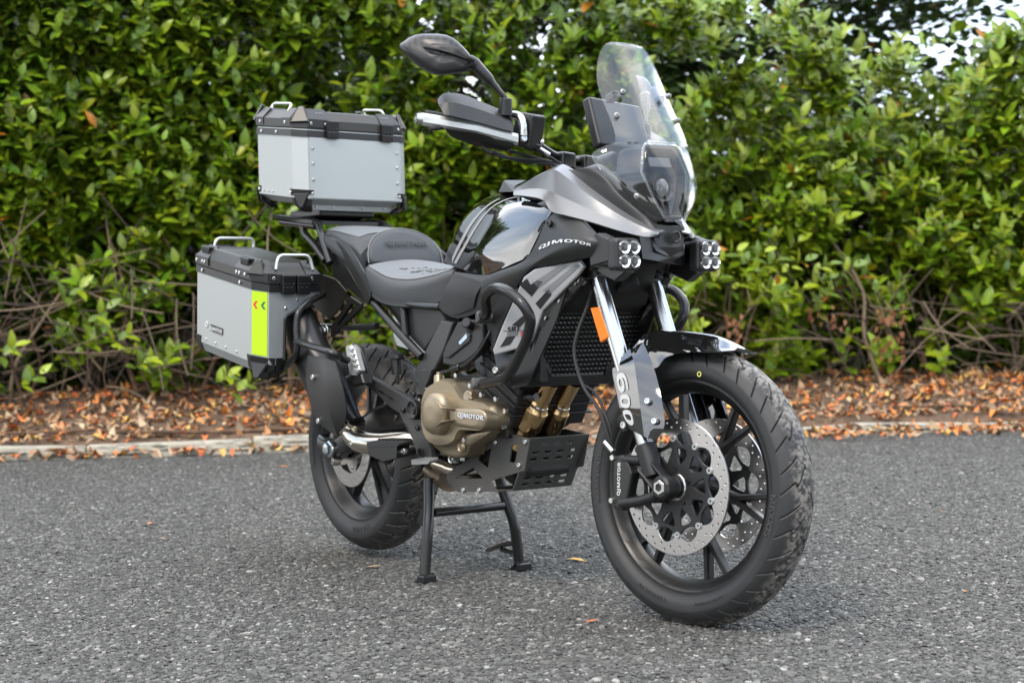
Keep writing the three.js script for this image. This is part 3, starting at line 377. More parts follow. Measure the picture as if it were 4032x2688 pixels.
// front wheel
{
  const sp = [];
  sp.push(lathZ(AF, [[0.254, 0.0375], [0.2565, 0.0355], [0.2565, 0.033], [0.2485, 0.031], [0.244, 0.026], [0.241, 0.018], [0.229, 0.013], [0.227, 0], [0.229, -0.013], [0.241, -0.018], [0.244, -0.026], [0.2485, -0.031], [0.2565, -0.033], [0.2565, -0.0355], [0.254, -0.0375], [0.247, -0.0375], [0.239, -0.032], [0.234, -0.022], [0.222, -0.014], [0.2195, 0], [0.222, 0.014], [0.234, 0.022], [0.239, 0.032], [0.247, 0.0375], [0.254, 0.0375]], 120));
  sp.push(lathZ(AF, [[0.014, 0.05], [0.036, 0.05], [0.04, 0.046], [0.042, 0.02], [0.048, 0.012], [0.048, -0.012], [0.042, -0.02], [0.04, -0.046], [0.036, -0.05], [0.014, -0.05]], 40));
  for (let k = 0; k < 6; k++) { const a = R2(-10 + 60 * k), beam = (r0, a0, r1, a1, w0, w1, z0, z1) => { const A = at(AF, r0, a0, 0), B = at(AF, r1, a1, 0), d = [B[0] - A[0], B[1] - A[1]], L = Math.hypot(...d), n = [-d[1] / L, d[0] / L]; const ring = (p, w, z) => [[w, z * 0.55], [w * 0.6, z], [-w * 0.6, z], [-w, z * 0.55], [-w, -z * 0.55], [-w * 0.6, -z], [w * 0.6, -z], [w, -z * 0.55]].map(q => [p[0] + n[0] * q[0], p[1] + n[1] * q[0], q[1]]); return loft([ring(A, w0, z0), ring(B, w1, z1)], { n: 1, m: 1, crease: 35 }); };
    sp.push(beam(0.042, a, 0.135, a, 0.016, 0.012, 0.019, 0.015), beam(0.125, a + 0.012, 0.224, a + R2(8), 0.0085, 0.0075, 0.0148, 0.0125), beam(0.125, a - 0.012, 0.224, a - R2(8), 0.0085, 0.0075, 0.0148, 0.0125)); }
  const fw = steer(mesh('front_wheel', sp, M.satin_black, bike, 'satin black front wheel with split spokes'));
  const fg = [{ p: [[0.0, 0.98], [0.03, 0.5], [0.018, 0.42], [0.062, 0.1]], w: 0.0021 }, { p: [[0.052, 0.92], [0.072, 0.58], [0.088, 0.34]], w: 0.0021 }];
  const ty = mesh('tyre', tyre(AF, 0.329, 0.0545, 0.036, [[0.286, 0.0553], [0.272, 0.0545], [0.26, 0.047], [0.2545, 0.0405], [0.2525, 0.036]], 19, fg, 1500, 3.1, 1), M.tyre_rubber, fw, 'road tyre with a dusty grey tread band');
  mesh('lettering', [[1, 1], [-1, 1]].map(([s]) => [ringText(AF, 'MAXXVENTURE', 0.2745, 0.0125, 176, 0.0561, s), ringText(AF, 'MAXXIS', 0.2745, 0.0155, -10, 0.0561, s), ringText(AF, '110/80R19', 0.2745, 0.0115, -108, 0.0561, s), ringText(AF, 'M/C 59V TUBELESS', 0.2745, 0.006, -70, 0.0561, s), ringText(AF, 'RADIAL', 0.2745, 0.006, 130, 0.0561, s)]), M.tyre_letter, fw);
  mesh('tyre_mark', lathZ([0, 0], [[0.0042, 0.0006], [0.0062, 0.0006], [0.0062, 0]], 16).translate(...at(AF, 0.2695, R2(79.5), 0.0549)), mat('yellow_mark', [0.75, 0.72, 0.15], 0.6), fw);
  mesh('valve', cyl(at(AF, 0.218, R2(125), 0.012), at(AF, 0.19, R2(125), 0.018), 0.004), M.satin_black, fw);
  for (const s of [1, -1]) {
    const z = 0.0705 * s, hs = []; for (let i = 0; i < 60; i++) { const a = i / 60 * 2 * PI; hs.push([i % 2 ? 0.1515 : 0.1405, a + (i % 2 ? 0 : 0.015), 0.0026]); }
    const dk = mesh('brake_disc', discPlate(AF, ringShape(0.16, scallop(10, 0.111, 0.133, R2(-13), 0.62), hs), z, 0.0045), M.disc_steel, fw);
    const cs = new THREE.Shape(); for (let i = 0; i < 10 * 14; i++) { const a = i / 140 * 2 * PI, k = 0.5 + 0.5 * Math.cos(10 * (a - R2(-13))), r = 0.1 + 0.014 * Math.pow(k, 1.6); if (i) cs.lineTo(r * Math.cos(a), r * Math.sin(a)); else cs.moveTo(r * Math.cos(a), r * Math.sin(a)); }
    const ch = new THREE.Path(); ch.absarc(0, 0, 0.03, 0, 2 * PI, true); cs.holes.push(ch);
    for (let i = 0; i < 5; i++) for (const [o, w] of [[0, 1], [36, 0.8]]) { const a = R2(-31 + 72 * i + o), q = (r, d) => new THREE.Vector2(r * Math.cos(a + d), r * Math.sin(a + d)); cs.holes.push(new THREE.Path(w === 1 ? [q(0.06, 0.1), q(0.063, -0.1), q(0.088, -0.24), q(0.094, -0.2), q(0.094, 0.2), q(0.088, 0.24)] : [q(0.052, 0), q(0.07, -0.16), q(0.09, -0.2), q(0.093, -0.12), q(0.093, 0.12), q(0.09, 0.2), q(0.07, 0.16)])); }
    mesh('disc_carrier', [discPlate(AF, cs, z + s * 0.001, 0.005, 0.0008), lathZ(AF, [[0.036, 0.046], [0.05, 0.05], [0.05, 0.066], [0.034, 0.0735], [0.034, 0.04]].map(p => [p[0], p[1] * s]), 40)], M.cast_black, fw);
    for (let i = 0; i < 10; i++) mesh('disc_button', turned([[0, 0.002], [0.003, 0.002], [0.0035, 0.0045], [0.0075, 0.0045], [0.0085, 0.0025], [0.0085, -0.003]], at(AF, 0.1125, R2(-13 + 36 * i), z + s * 0.002), [0, 0, s], 14), M.alu_bright, fw);
    for (let i = 0; i < 5; i++) mesh('disc_bolt', bolt(at(AF, 0.043, R2(20 + 72 * i), z + s * 0.004), [0, 0, s], 0.006, 0.005), M.satin_black, fw);
    mesh('hub_ring', lathZ(AF, [[0.02, 0.078], [0.031, 0.078], [0.0335, 0.0755], [0.0335, 0.07], [0.02, 0.07], [0.02, 0.078]].map(p => [p[0], p[1] * s]), 36), M.chrome, fw);
  }
}
// rear wheel
{
  const sp = [];
  sp.push(lathZ(AR, [[0.229, 0.058], [0.2315, 0.0555], [0.2315, 0.053], [0.2235, 0.05], [0.219, 0.04], [0.214, 0.028], [0.199, 0.02], [0.197, 0], [0.199, -0.02], [0.214, -0.028], [0.219, -0.04], [0.2235, -0.05], [0.2315, -0.053], [0.2315, -0.0555], [0.229, -0.058], [0.222, -0.058], [0.213, -0.05], [0.206, -0.034], [0.192, -0.022], [0.189, 0], [0.192, 0.022], [0.206, 0.034], [0.213, 0.05], [0.222, 0.058], [0.229, 0.058]], 110));
  sp.push(lathZ(AR, [[0.014, 0.06], [0.045, 0.06], [0.05, 0.05], [0.05, 0.02], [0.056, 0.012], [0.056, -0.02], [0.06, -0.05], [0.014, -0.07]], 40));
  for (let k = 0; k < 5; k++) { const a = R2(-62 + 72 * k); for (const o of [-1, 1]) { const A = at(AR, 0.05, a + o * 0.1, 0), B = at(AR, 0.194, a + o * R2(9), 0), d = [B[0] - A[0], B[1] - A[1]], L = Math.hypot(...d), n = [-d[1] / L, d[0] / L]; const ring = (p, w, z) => [[w, z * 0.5], [w * 0.6, z], [-w * 0.6, z], [-w, z * 0.5], [-w, -z * 0.5], [-w * 0.6, -z], [w * 0.6, -z], [w, -z * 0.5]].map(q => [p[0] + n[0] * q[0], p[1] + n[1] * q[0], q[1]]); sp.push(loft([ring(A, 0.01, 0.02), ring(B, 0.009, 0.014)], { n: 1, m: 1, crease: 35 })); } }
  const rw = mesh('rear_wheel', sp, mat('wheel_graphite', 0.022, 0.34, 0.3), bike, 'dark rear wheel lifted just clear of the ground');
  const rg = [{ p: [[0, 0.98], [0.03, 0.5], [0.02, 0.42], [0.05, 0.1]], w: 0.0032 }, { p: [[0.056, 0.92], [0.078, 0.46], [0.09, 0.3]], w: 0.0032 }];
  mesh('tyre', tyre(AR, 0.321, 0.073, 0.042, [[0.266, 0.0758], [0.25, 0.0745], [0.236, 0.066], [0.2305, 0.0605], [0.228, 0.056]], 18, rg, 1200, 8.4, 0.5), M.tyre_rubber, rw, 'wide rear tyre with deep angled grooves');
  mesh('lettering', [1, -1].map(s => [ringText(AR, '150/70R17', 0.2515, 0.013, 185, 0.0768, s), ringText(AR, 'MAXXIS', 0.2515, 0.0165, -80, 0.0768, s), ringText(AR, 'MAXXVENTURE', 0.2515, 0.0135, 20, 0.0768, s)]), M.tyre_letter, rw);
  const hs = []; for (let i = 0; i < 96; i++) hs.push([0.094 + (i % 4) * 0.0065, i / 96 * 2 * PI, 0.0021]);
  const inn = new THREE.Path(); inn.absarc(0, 0, 0.078, 0, 2 * PI, true);
  mesh('brake_disc', discPlate(AR, ringShape(0.12, inn, hs), 0.083, 0.0045), M.disc_steel, rw);
  { const cs = new THREE.Shape(); for (let i = 0; i < 150; i++) { const a = i / 150 * 2 * PI, k = 0.5 + 0.5 * Math.cos(5 * a), r = 0.052 + 0.028 * Math.pow(k, 0.8); if (i) cs.lineTo(r * Math.cos(a), r * Math.sin(a)); else cs.moveTo(r, 0); } const h = new THREE.Path(); h.absarc(0, 0, 0.03, 0, 2 * PI, true); cs.holes.push(h); mesh('disc_carrier', [discPlate(AR, cs, 0.083, 0.0045), lathZ(AR, [[0.03, 0.05], [0.05, 0.055], [0.05, 0.08], [0.03, 0.082]], 30)], M.disc_steel, rw); }
  for (let i = 0; i < 5; i++) mesh('disc_bolt', bolt(at(AR, 0.062, R2(72 * i), 0.0855), [0, 0, 1], 0.006, 0.004), M.bolt_steel, rw);
  const sprS = new THREE.Shape(); for (let i = 0; i < 42 * 4; i++) { const a = i / 168 * 2 * PI, r = 0.105 + (i % 4 < 2 ? 0.005 : 0); if (i) sprS.lineTo(r * Math.cos(a), r * Math.sin(a)); else sprS.moveTo(r, 0); }
  mesh('sprocket', discPlate(AR, sprS, -0.085, 0.006), M.steel, rw);
}
// fork
const FT = [1.2149,.8191,.1], FB = [1.388,.4154,.1]; const fdir = v3(FB).sub(v3(FT)).normalize();
const along = (t, z = 0.1) => { const p = v3(FT).addScaledVector(fdir, t); return [p.x, p.y, z]; };
const FL = v3(FB).distanceTo(v3(FT));
for (const s of [1, -1]) {
  const fk = steer(mesh('fork_leg', cyl(along(-0.02, 0.1 * s), along(FL + 0.02, 0.1 * s), 0.0205, 0.0205, 28), M.chrome, bike, s > 0 ? 'chrome fork tube beside the exhaust' : 'chrome fork tube on the far side of the radiator'));
  mesh('upper_tube', [cyl(along(-0.2, 0.1 * s), along(-0.005, 0.1 * s), 0.027, 0.027, 24), cyl(along(-0.02, 0.1 * s), along(0.0, 0.1 * s), 0.029, 0.029, 24)], M.satin_black, fk);
  const g = [cyl(along(FL - 0.005, 0.1 * s), along(FL + 0.075, 0.102 * s), 0.0265, 0.0235, 24), turned([[0, 0.13], [0.022, 0.13], [0.0275, 0.125], [0.0275, 0.09], [0.024, 0.08], [0.0, 0.08]], [AF[0], AF[1], 0], [0, 0, s], 24)];
  g.push(loft([0, 1].map(t => { const p = t ? AF : along(FL + 0.05), q = []; for (let i = 0; i < 8; i++) { const a = i / 8 * 2 * PI; q.push([p[0] + Math.cos(a) * 0.024 * (t ? 1.1 : 1), p[1] + Math.sin(a) * 0.02, (0.105 + Math.sin(a) * 0.0 + (i % 4 < 2 ? 0.018 : -0.018)) * s]); } return q; }), { n: 2, m: 2 }));
  mesh('axle_clamp', g, M.cast_black, fk);
  mesh('axle_end', turned([[0.0, 0.124], [0.0105, 0.124], [0.0105, 0.133], [0.0165, 0.133], [0.018, 0.131], [0.018, 0.125]], [AF[0], AF[1], 0], [0, 0, s], 6), M.steel, fk);
  // caliper with its two carrier arms
  const sd = x => s > 0 ? x : mirror(merge([x]));
  mesh('caliper_arm', sd(bar([[AF[0] - 0.02, AF[1] - 0.008, 0.11], [1.4246,.2995,.112], [1.367,.2845,.112], [1.3227,.2784,.112]], 0.0125, { f: 0.03 })), M.cast_black, fk);
  mesh('caliper_arm', sd(bar([along(FL + 0.03, 0.105), [1.3711,.3825,.108], [1.323,.3838,.108]], 0.0115, { f: 0.02 })), M.cast_black, fk);
  mesh('brake_caliper', sd(merge([plate([[1.2978,.3908,.118], [1.3303,.3952,.118], [1.3495,.3734,.118], [1.3612,.3526,.118], [1.3516,.309,.118], [1.3434,.2748,.118], [1.329,.2615,.118], [1.3026,.2675,.118], [1.2979,.2943,.118], [1.2969,.3486,.118]], 0.03, { bev: 0.005, seg: 2 }), plate([[1.2601,.3837,.066], [1.298,.3858,.066], [1.3185,.3323,.066], [1.3036,.2711,.066], [1.2639,.268,.066]], 0.02, { bev: 0.004 })])), M.black_metal, fk);
  for (const p of [[1.3001,.2836,.118], [1.3006,.3863,.118]]) mesh('caliper_bolt', hexbolt([p[0], p[1], p[2] * s], [0, 0, s], 0.0075, 0.008), M.bolt_steel, fk);
  const tx = text('QJMOTOR', 0.0095, 0.0008, 1.3), tc = [1.3188,.3364,.1185]; tx.rotateZ(PI / 2); if (s < 0) tx.rotateY(PI); tx.translate(tc[0], tc[1], tc[2] * s); mesh('caliper_text', tx, M.white_print, fk);
}
steer(mesh('front_axle', cyl([AF[0], AF[1], -0.12], [AF[0], AF[1], 0.12], 0.012), M.steel, bike));
steer(mesh('lower_yoke', [rbox(0.075, 0.05, 0.27, 0.012).rotateZ(-0.37).translate(...along(-0.05, 0)), cyl(along(-0.18, 0), along(0.02, 0), 0.03)], M.cast_black, bike));
steer(mesh('upper_yoke', rbox(0.075, 0.03, 0.26, 0.01).rotateZ(-0.37).translate(...along(-0.2, 0)), M.cast_black, bike));
// front mudguard
{
  const blade = [
    [[1.3446,.6405,.118], [1.4044,.6024,.098], [1.4327,.6291,.086], [1.4936,.6416,.08], [1.5634,.6432,.072], [1.5874,.6456,.056], [1.5905,.6477,.03]],
    [[1.3448,.6654,.09], [1.3594,.6533,.078], [1.4033,.6561,.068], [1.4774,.6575,.062], [1.5477,.6548,.054], [1.5773,.6504,.042], [1.5868,.6502,.02]],
    [[1.3263,.6873,.04], [1.3396,.6931,.02], [1.3641,.6905,.012], [1.4307,.6886,.01], [1.5095,.6811,.01], [1.5571,.6675,.01], [1.577,.6552,0]]];
  const rows = [...blade, ...blade.slice().reverse().map(r => r.map(p => [p[0], p[1], -p[2]]))];
  const fd = steer(mesh('front_mudguard', panel(rows, { nu: 5, nv: 4, t: 0.003, inside: AF, lv: false }), M.gloss_black, bike, 'gloss black front mudguard'));
  const skirt = [
    [[1.3059,.6217,.115], [1.3416,.6475,.115], [1.3542,.6648,.083]],
    [[1.2874,.5957,.117], [1.3696,.6105,.128], [1.405,.6024,.098]],
    [[1.3077,.5377,.12], [1.3916,.5467,.136], [1.4412,.5323,.109]],
    [[1.3247,.4964,.123], [1.4054,.4947,.139], [1.4591,.4731,.116]],
    [[1.3572,.4561,.125], [1.4154,.4415,.138], [1.4411,.4344,.121]]];
  const sk = panel(skirt, { nu: 4, nv: 5, t: 0.004, inside: [1.3, 0.5, 0], lu: true, crease: 25 });
  mesh('side_skirt', sk, M.gloss_black, fd, 'glossy side skirt with white 600 lettering'); mesh('side_skirt', mirror(sk), M.gloss_black, fd);
  for (const p of [[1.4214,.5247,.134], [1.4434,.4788,.133]]) { mesh('skirt_bolt', bolt(p, [0.3, 0.2, 1], 0.0085, 0.006), M.bolt_steel, fd); mesh('skirt_bolt', bolt([p[0], p[1], -p[2]], [0.3, 0.2, -1], 0.0085, 0.006), M.bolt_steel, fd); }
  const lug = plate([[1.2907,.4859,.108], [1.3099,.4913,.108], [1.3362,.4691,.108], [1.3323,.4527,.108], [1.3178,.4474,.108], [1.3046,.4561,.108]], 0.012); mesh('fender_stay', [lug, mirror(lug)], M.satin_black, fd);
  mesh('skirt_bolt', bolt([1.3236,.4653,.11], [0, 0, 1], 0.01, 0.005), M.steel, fd);
  const sl = skirt.map(r => [r[0], lerp(r[0], r[1], 0.5), r[1], lerp(r[1], r[2], 0.5), r[2]]);
  mesh('mudguard_number', surfText(sl, '600', 0.03, [1.3022,.5865,.12], [1.352,.4697,.12], [1.3417,.5931,.126], 0.001, [1.3, 0.5, 0]), M.white_print, fd);
}
// amber fork reflectors
for (const s of [1, -1]) { const a = [1.2115,.746,.122], b = [1.2414,.7487,.122], c = [1.2794,.6755,.122], d = [1.2486,.6621,.122]; let g = plate([a, b, c, d], 0.012, { bev: 0.002 }); if (s < 0) g = mirror(g); steer(mesh('fork_reflector', g, M.amber, bike, 'amber reflector on the fork tube')); }
// ---------- bodywork ----------
function pillow(pts, dir, h, { back = 0.004, rings = [[1, 0], [0.97, 0.35], [0.88, 0.7], [0.7, 0.9], [0.4, 1]], m = 2, crease = 0, lin = false } = {}) { // bulged shell over an outline
  const P = pts.map(p => v3(p)), c = P.reduce((s, p) => s.add(p), new THREE.Vector3()).divideScalar(P.length), d = v3(dir).normalize();
  const R = [P.map(p => p.clone().addScaledVector(d, -back).toArray()), ...rings.map(([k, q]) => P.map(p => p.clone().sub(c).multiplyScalar(k).add(c).addScaledVector(d, q * h).toArray()))];
  return loft(R, { n: 1, m, caps: true, linR: lin, crease });
}
function decal(rows, edgeA, edgeB, off = 0.0012, n = 10, inside = [0.7, 0.7, 0]) { // thin film between two curves of (u,v) on a panel
  const N = 3, P = []; const ea = spl(edgeA, n), eb = spl(edgeB, n);
  for (let i = 0; i < ea.length; i++) { const r = []; for (let k = 0; k <= N; k++) { const u = ea[i][0] + (eb[i][0] - ea[i][0]) * k / N, v = ea[i][1] + (eb[i][1] - ea[i][1]) * k / N; const p = v3(surfAt(rows, u, v)), a = v3(surfAt(rows, u + 0.01, v)).sub(v3(surfAt(rows, u - 0.01, v))), b = v3(surfAt(rows, u, v + 0.01)).sub(v3(surfAt(rows, u, v - 0.01))); const nn = a.cross(b).normalize(); if (nn.dot(p.clone().sub(v3(inside))) < 0) nn.negate(); r.push(p.addScaledVector(nn, off).toArray()); } P.push(r); }
  return gridGeo(P);
}
const pair = (name, g, m, parent, label) => { g = merge([g]); const a = mesh(name, g, m, parent, label), b = mesh(name, mirror(g), m, parent); return [a, b]; };
const sharp = rows => rows; // rows as traced

// fuel tank
const tankRows = [
  [[.4249,.9022,0], [.4547,.9499,0], [.513,1.0079,0], [.5815,1.0502,0], [.6617,1.0717,0], [.7505,1.0798,0]],
  [[.5586,.8825,.08], [.6081,.9303,.085], [.6685,.9886,.085], [.7292,1.0298,.08], [.7856,1.0524,.07], [.8381,1.0619,.06]],
  [[.6764,.8679,.125], [.7455,.9152,.14], [.794,.9698,.135], [.8343,1.0138,.125], [.8931,1.033,.12], [.9518,1.0387,.11]],
  [[.7718,.8544,.15], [.8127,.9093,.165], [.8572,.9632,.158], [.9035,1.0036,.15], [.9799,1.0185,.15], [1.0271,1.0249,.142]],
  [[.855,.8464,.168], [.905,.8924,.178], [.9742,.9414,.178], [1.0168,.9786,.172], [1.0609,.9979,.168], [1.0802,1.0115,.158]],
  [[.9998,.8691,.186], [1.0264,.8872,.187], [1.0587,.9247,.186], [1.0824,.9574,.182], [1.107,.9802,.176], [1.1227,.9987,.168]],
  [[1.063,.8827,.187], [1.0776,.9019,.187], [1.0983,.9299,.184], [1.1135,.9533,.18], [1.1312,.9763,.175], [1.1386,.9916,.168]]];
const tankFull = [...tankRows.slice(1).reverse().map(r => r.map(p => [p[0], p[1], -p[2]])), ...tankRows];
const tank = mesh('fuel_tank', panel(tankFull, { nu: 6, nv: 5, t: 0.004, inside: [0.9, 0.9, 0] }), M.gloss_black, bike, 'glossy black fuel tank with pale grey stripe graphics');
for (const s of [1, -1]) {
  const rows = s > 0 ? tankRows : tankRows.map(r => r.map(p => [p[0], p[1], -p[2]])), D = (a, b, m) => mesh('tank_graphic', decal(rows, a, b, 0.0012, 8, [0.9, 0.9, 0]), m, tank);
  mat('tank_stripe', 0.3, 0.35, 0.2);
  D([[0.06, 0.05], [0.35, 0.03], [0.6, 0.02]], [[0.06, 0.12], [0.35, 0.13], [0.6, 0.1]], M.tank_stripe);
  D([[0.1, 0.14], [0.45, 0.15], [0.8, 0.16]], [[0.04, 0.19], [0.42, 0.19], [0.8, 0.18]], M.tank_stripe);
  D([[0.05, 0.21], [0.4, 0.235], [0.95, 0.25]], [[0.05, 0.25], [0.4, 0.26], [0.95, 0.265]], M.tank_stripe);
  D([[0.42, 0.06], [0.62, 0.03]], [[0.42, 0.16], [0.8, 0.09]], M.grey_print);
}
// filler lid and knee cover on the tank top
mesh('tank_lid', loft([[[.7816,1.071,.07], [.784,1.1013,.055], [.7176,1.1102,0], [.6331,1.1165,-.055], [.593,1.0901,-.07]], [[.8745,1.0633,.09], [.8522,1.0811,.07], [.8108,1.1027,0], [.7084,1.1084,-.07], [.6768,1.0954,-.09]]].map(r => r), { n: 1, m: 1, crease: 20 }), M.grey_plastic, bike);
// dark grey side fairing with lettering
const sideRows = [
  [[.6414,.8612,.122], [.8375,.8453,.165], [.9365,.8532,.183], [1.026,.8688,.187], [1.0671,.8866,.187], [1.1002,.925,.184], [1.123,.9636,.178], [1.1401,.986,.168], [1.2195,.9796,.158], [1.254,.9577,.15]],
  [[.6412,.8165,.15], [.793,.81,.175], [.92,.8292,.19], [1.0485,.8521,.195], [1.1238,.8709,.2], [1.1906,.893,.2], [1.2491,.908,.195], [1.2778,.9183,.185], [1.295,.9223,.172], [1.303,.9257,.156]],
  [[.5881,.7616,.145], [.7075,.7337,.16], [.8582,.7576,.172], [.9871,.7976,.178], [1.0533,.8435,.182], [1.1589,.8597,.182], [1.2393,.8682,.176], [1.2866,.8752,.166], [1.3195,.8994,.156], [1.3161,.9101,.15]]];
pair('side_fairing', panel(sideRows, { nu: 6, nv: 6, t: 0.005, inside: [0.9, 0.9, 0] }), M.grey_plastic, bike, 'dark grey side fairing with silver maker lettering');
{ const kn = [[[.653,.8559,.131], [.7794,.8399,.165], [.8619,.8247,.178]], [[.6455,.8111,.153], [.7415,.7996,.171], [.8323,.7937,.181]], [[.6009,.7641,.148], [.6983,.7443,.163], [.8037,.7585,.171]]].map(r => r.map(p => [p[0], p[1], p[2] + 0.004]));
  const g = panel(kn, { nu: 6, nv: 6, t: 0.003 }); pair('knee_pad', g, mat('knee_rubber', 0.017, 0.66, 0, { bumpMap: noiseTex(64, 64, (u, v) => Math.pow(Math.abs(Math.sin(u * PI * 4) * Math.sin(v * PI * 4)), 0.6)), bumpScale: 0.0005 }), bike); M.knee_rubber.bumpMap.repeat.set(55, 55); }
mesh('fairing_lettering', surfText(sideRows, 'QJMOTOR', 0.0165, [1.1173,.8952,.197], [1.3066,.8919,.188], [1.1168,.9067,.197]), M.white_print, bike);
for (const p of [[1.151,.9617,.186]]) { mesh('fairing_bolt', bolt(p, [0, 0, 1], 0.009, 0.004), M.satin_black, bike); }

// silver upper fairing
const silverTop = [[.8983,1.0686,.105], [.9707,1.0926,.115], [1.0492,1.1062,.125], [1.0933,1.114,.128], [1.1319,1.1055,.125], [1.2173,1.0488,.11], [1.3028,.9896,.085], [1.3703,.9499,.062], [1.3972,.9325,.047]];
const silverRows = [
  silverTop.map(p => [p[0], p[1], p[2] - 0.02]),
  [[.9178,1.064,.12], [.9991,1.0804,.135], [1.0815,1.0914,.15], [1.1264,1.0966,.155], [1.1568,1.085,.15], [1.2376,1.0268,.13], [1.3189,.9733,.1], [1.3792,.9391,.07], [1.401,.9283,.05]],
  [[.9271,1.0588,.128], [1.0059,1.059,.142], [1.0817,1.0527,.156], [1.1295,1.0417,.16], [1.1682,1.0254,.155], [1.2479,.9917,.137], [1.3292,.9543,.108], [1.3824,.9289,.073], [1.4015,.9244,.051]],
  [[.9553,1.0468,.15], [1.0399,1.0371,.168], [1.1215,1.0215,.182], [1.1625,.9907,.188], [1.2121,.9775,.178], [1.2675,.9607,.155], [1.3405,.9341,.118], [1.3833,.9191,.078], [1.3968,.9205,.051]]];
pair('upper_fairing', panel(silverRows, { nu: 6, nv: 4, t: 0.004, inside: [1.0, 0.9, 0], lv: true, crease: 14 }), M.silver_dark, bike, 'matte silver pointed upper fairing');
// black cowl under the screen
pair('screen_cowl', panel([silverTop.slice(3).map(p => [p[0], p[1] - 0.004, p[2] - 0.004]), [[1.1222,1.0955,.115], [1.1612,1.0944,.11], [1.2305,1.0651,.1], [1.3094,1.0108,.08], [1.3627,.9671,.055], [1.3825,.9442,.042]], [[1.1584,1.0951,.1], [1.2062,1.0989,.1], [1.2526,1.0736,.09], [1.2979,1.0237,.07], [1.3549,.9775,.048], [1.3777,.9512,.035]], [[1.154,1.1053,.06], [1.1891,1.1102,.06], [1.2267,1.0894,.05], [1.281,1.0376,.045], [1.3462,.9862,.035], [1.3721,.9575,.03]]], { nu: 5, nv: 4, t: 0.003, inside: [1.1, 0.8, 0] }), M.grey_plastic, bike);
// black core behind the fairings (frame, airbox, headstock)
mesh('main_frame', [loft([[0.66, 0.86, 0.9], [0.9, 0.78, 1.02], [1.1, 0.74, 1.03], [1.2, 0.8, 1.0], [1.27, 0.86, 0.97]].map(([x, y0, y1], i) => { const w = [0.1, 0.15, 0.135, 0.1, 0.06][i]; return [[x, y0, w], [x, y1 - 0.04, w], [x, y1, w * 0.5], [x, y1, -w * 0.5], [x, y1 - 0.04, -w], [x, y0, -w]]; }), { n: 2, m: 1 })], M.deep_black, bike);
mesh('nose_cone', loft([[[1.3786,.9506,.045], [1.3771,.947,-.045], [1.3762,.8882,-.05], [1.3845,.8716,0], [1.3915,.888,.055]], [[1.3787,.9469,.04], [1.3796,.9448,-.04], [1.375,.8979,-.038], [1.385,.8941,0], [1.3805,.8976,.04]].map(p => [p[0] + 0.012, p[1], p[2]])], { n: 1, m: 1 }), M.grey_plastic, bike, 'dark nose piece with a round camera under the headlight');
mesh('chin', loft([[[1.3883,.92,.1], [1.3888,.9167,.07], [1.4,.8856,.06], [1.3845,.8696,0], [1.3997,.8607,.05], [1.3988,.866,.1]], [[1.33, 0.9, -0.1], [1.36, 0.905, -0.07], [1.37, 0.88, -0.06], [1.37, 0.86, -0.02], [1.35, 0.853, -0.06], [1.33, 0.855, -0.1]]], { n: 1, m: 1 }), M.satin_black, bike);
{ const c = [1.3896,.9188,0]; mesh('nose_camera', turned([[0.012, 0], [0.016, 0.004], [0.012, 0.006], [0.009, 0.003], [0, 0.004]], [c[0] + 0.012, c[1], 0], [1, -0.1, 0.05], 24), M.satin_black, bike); }
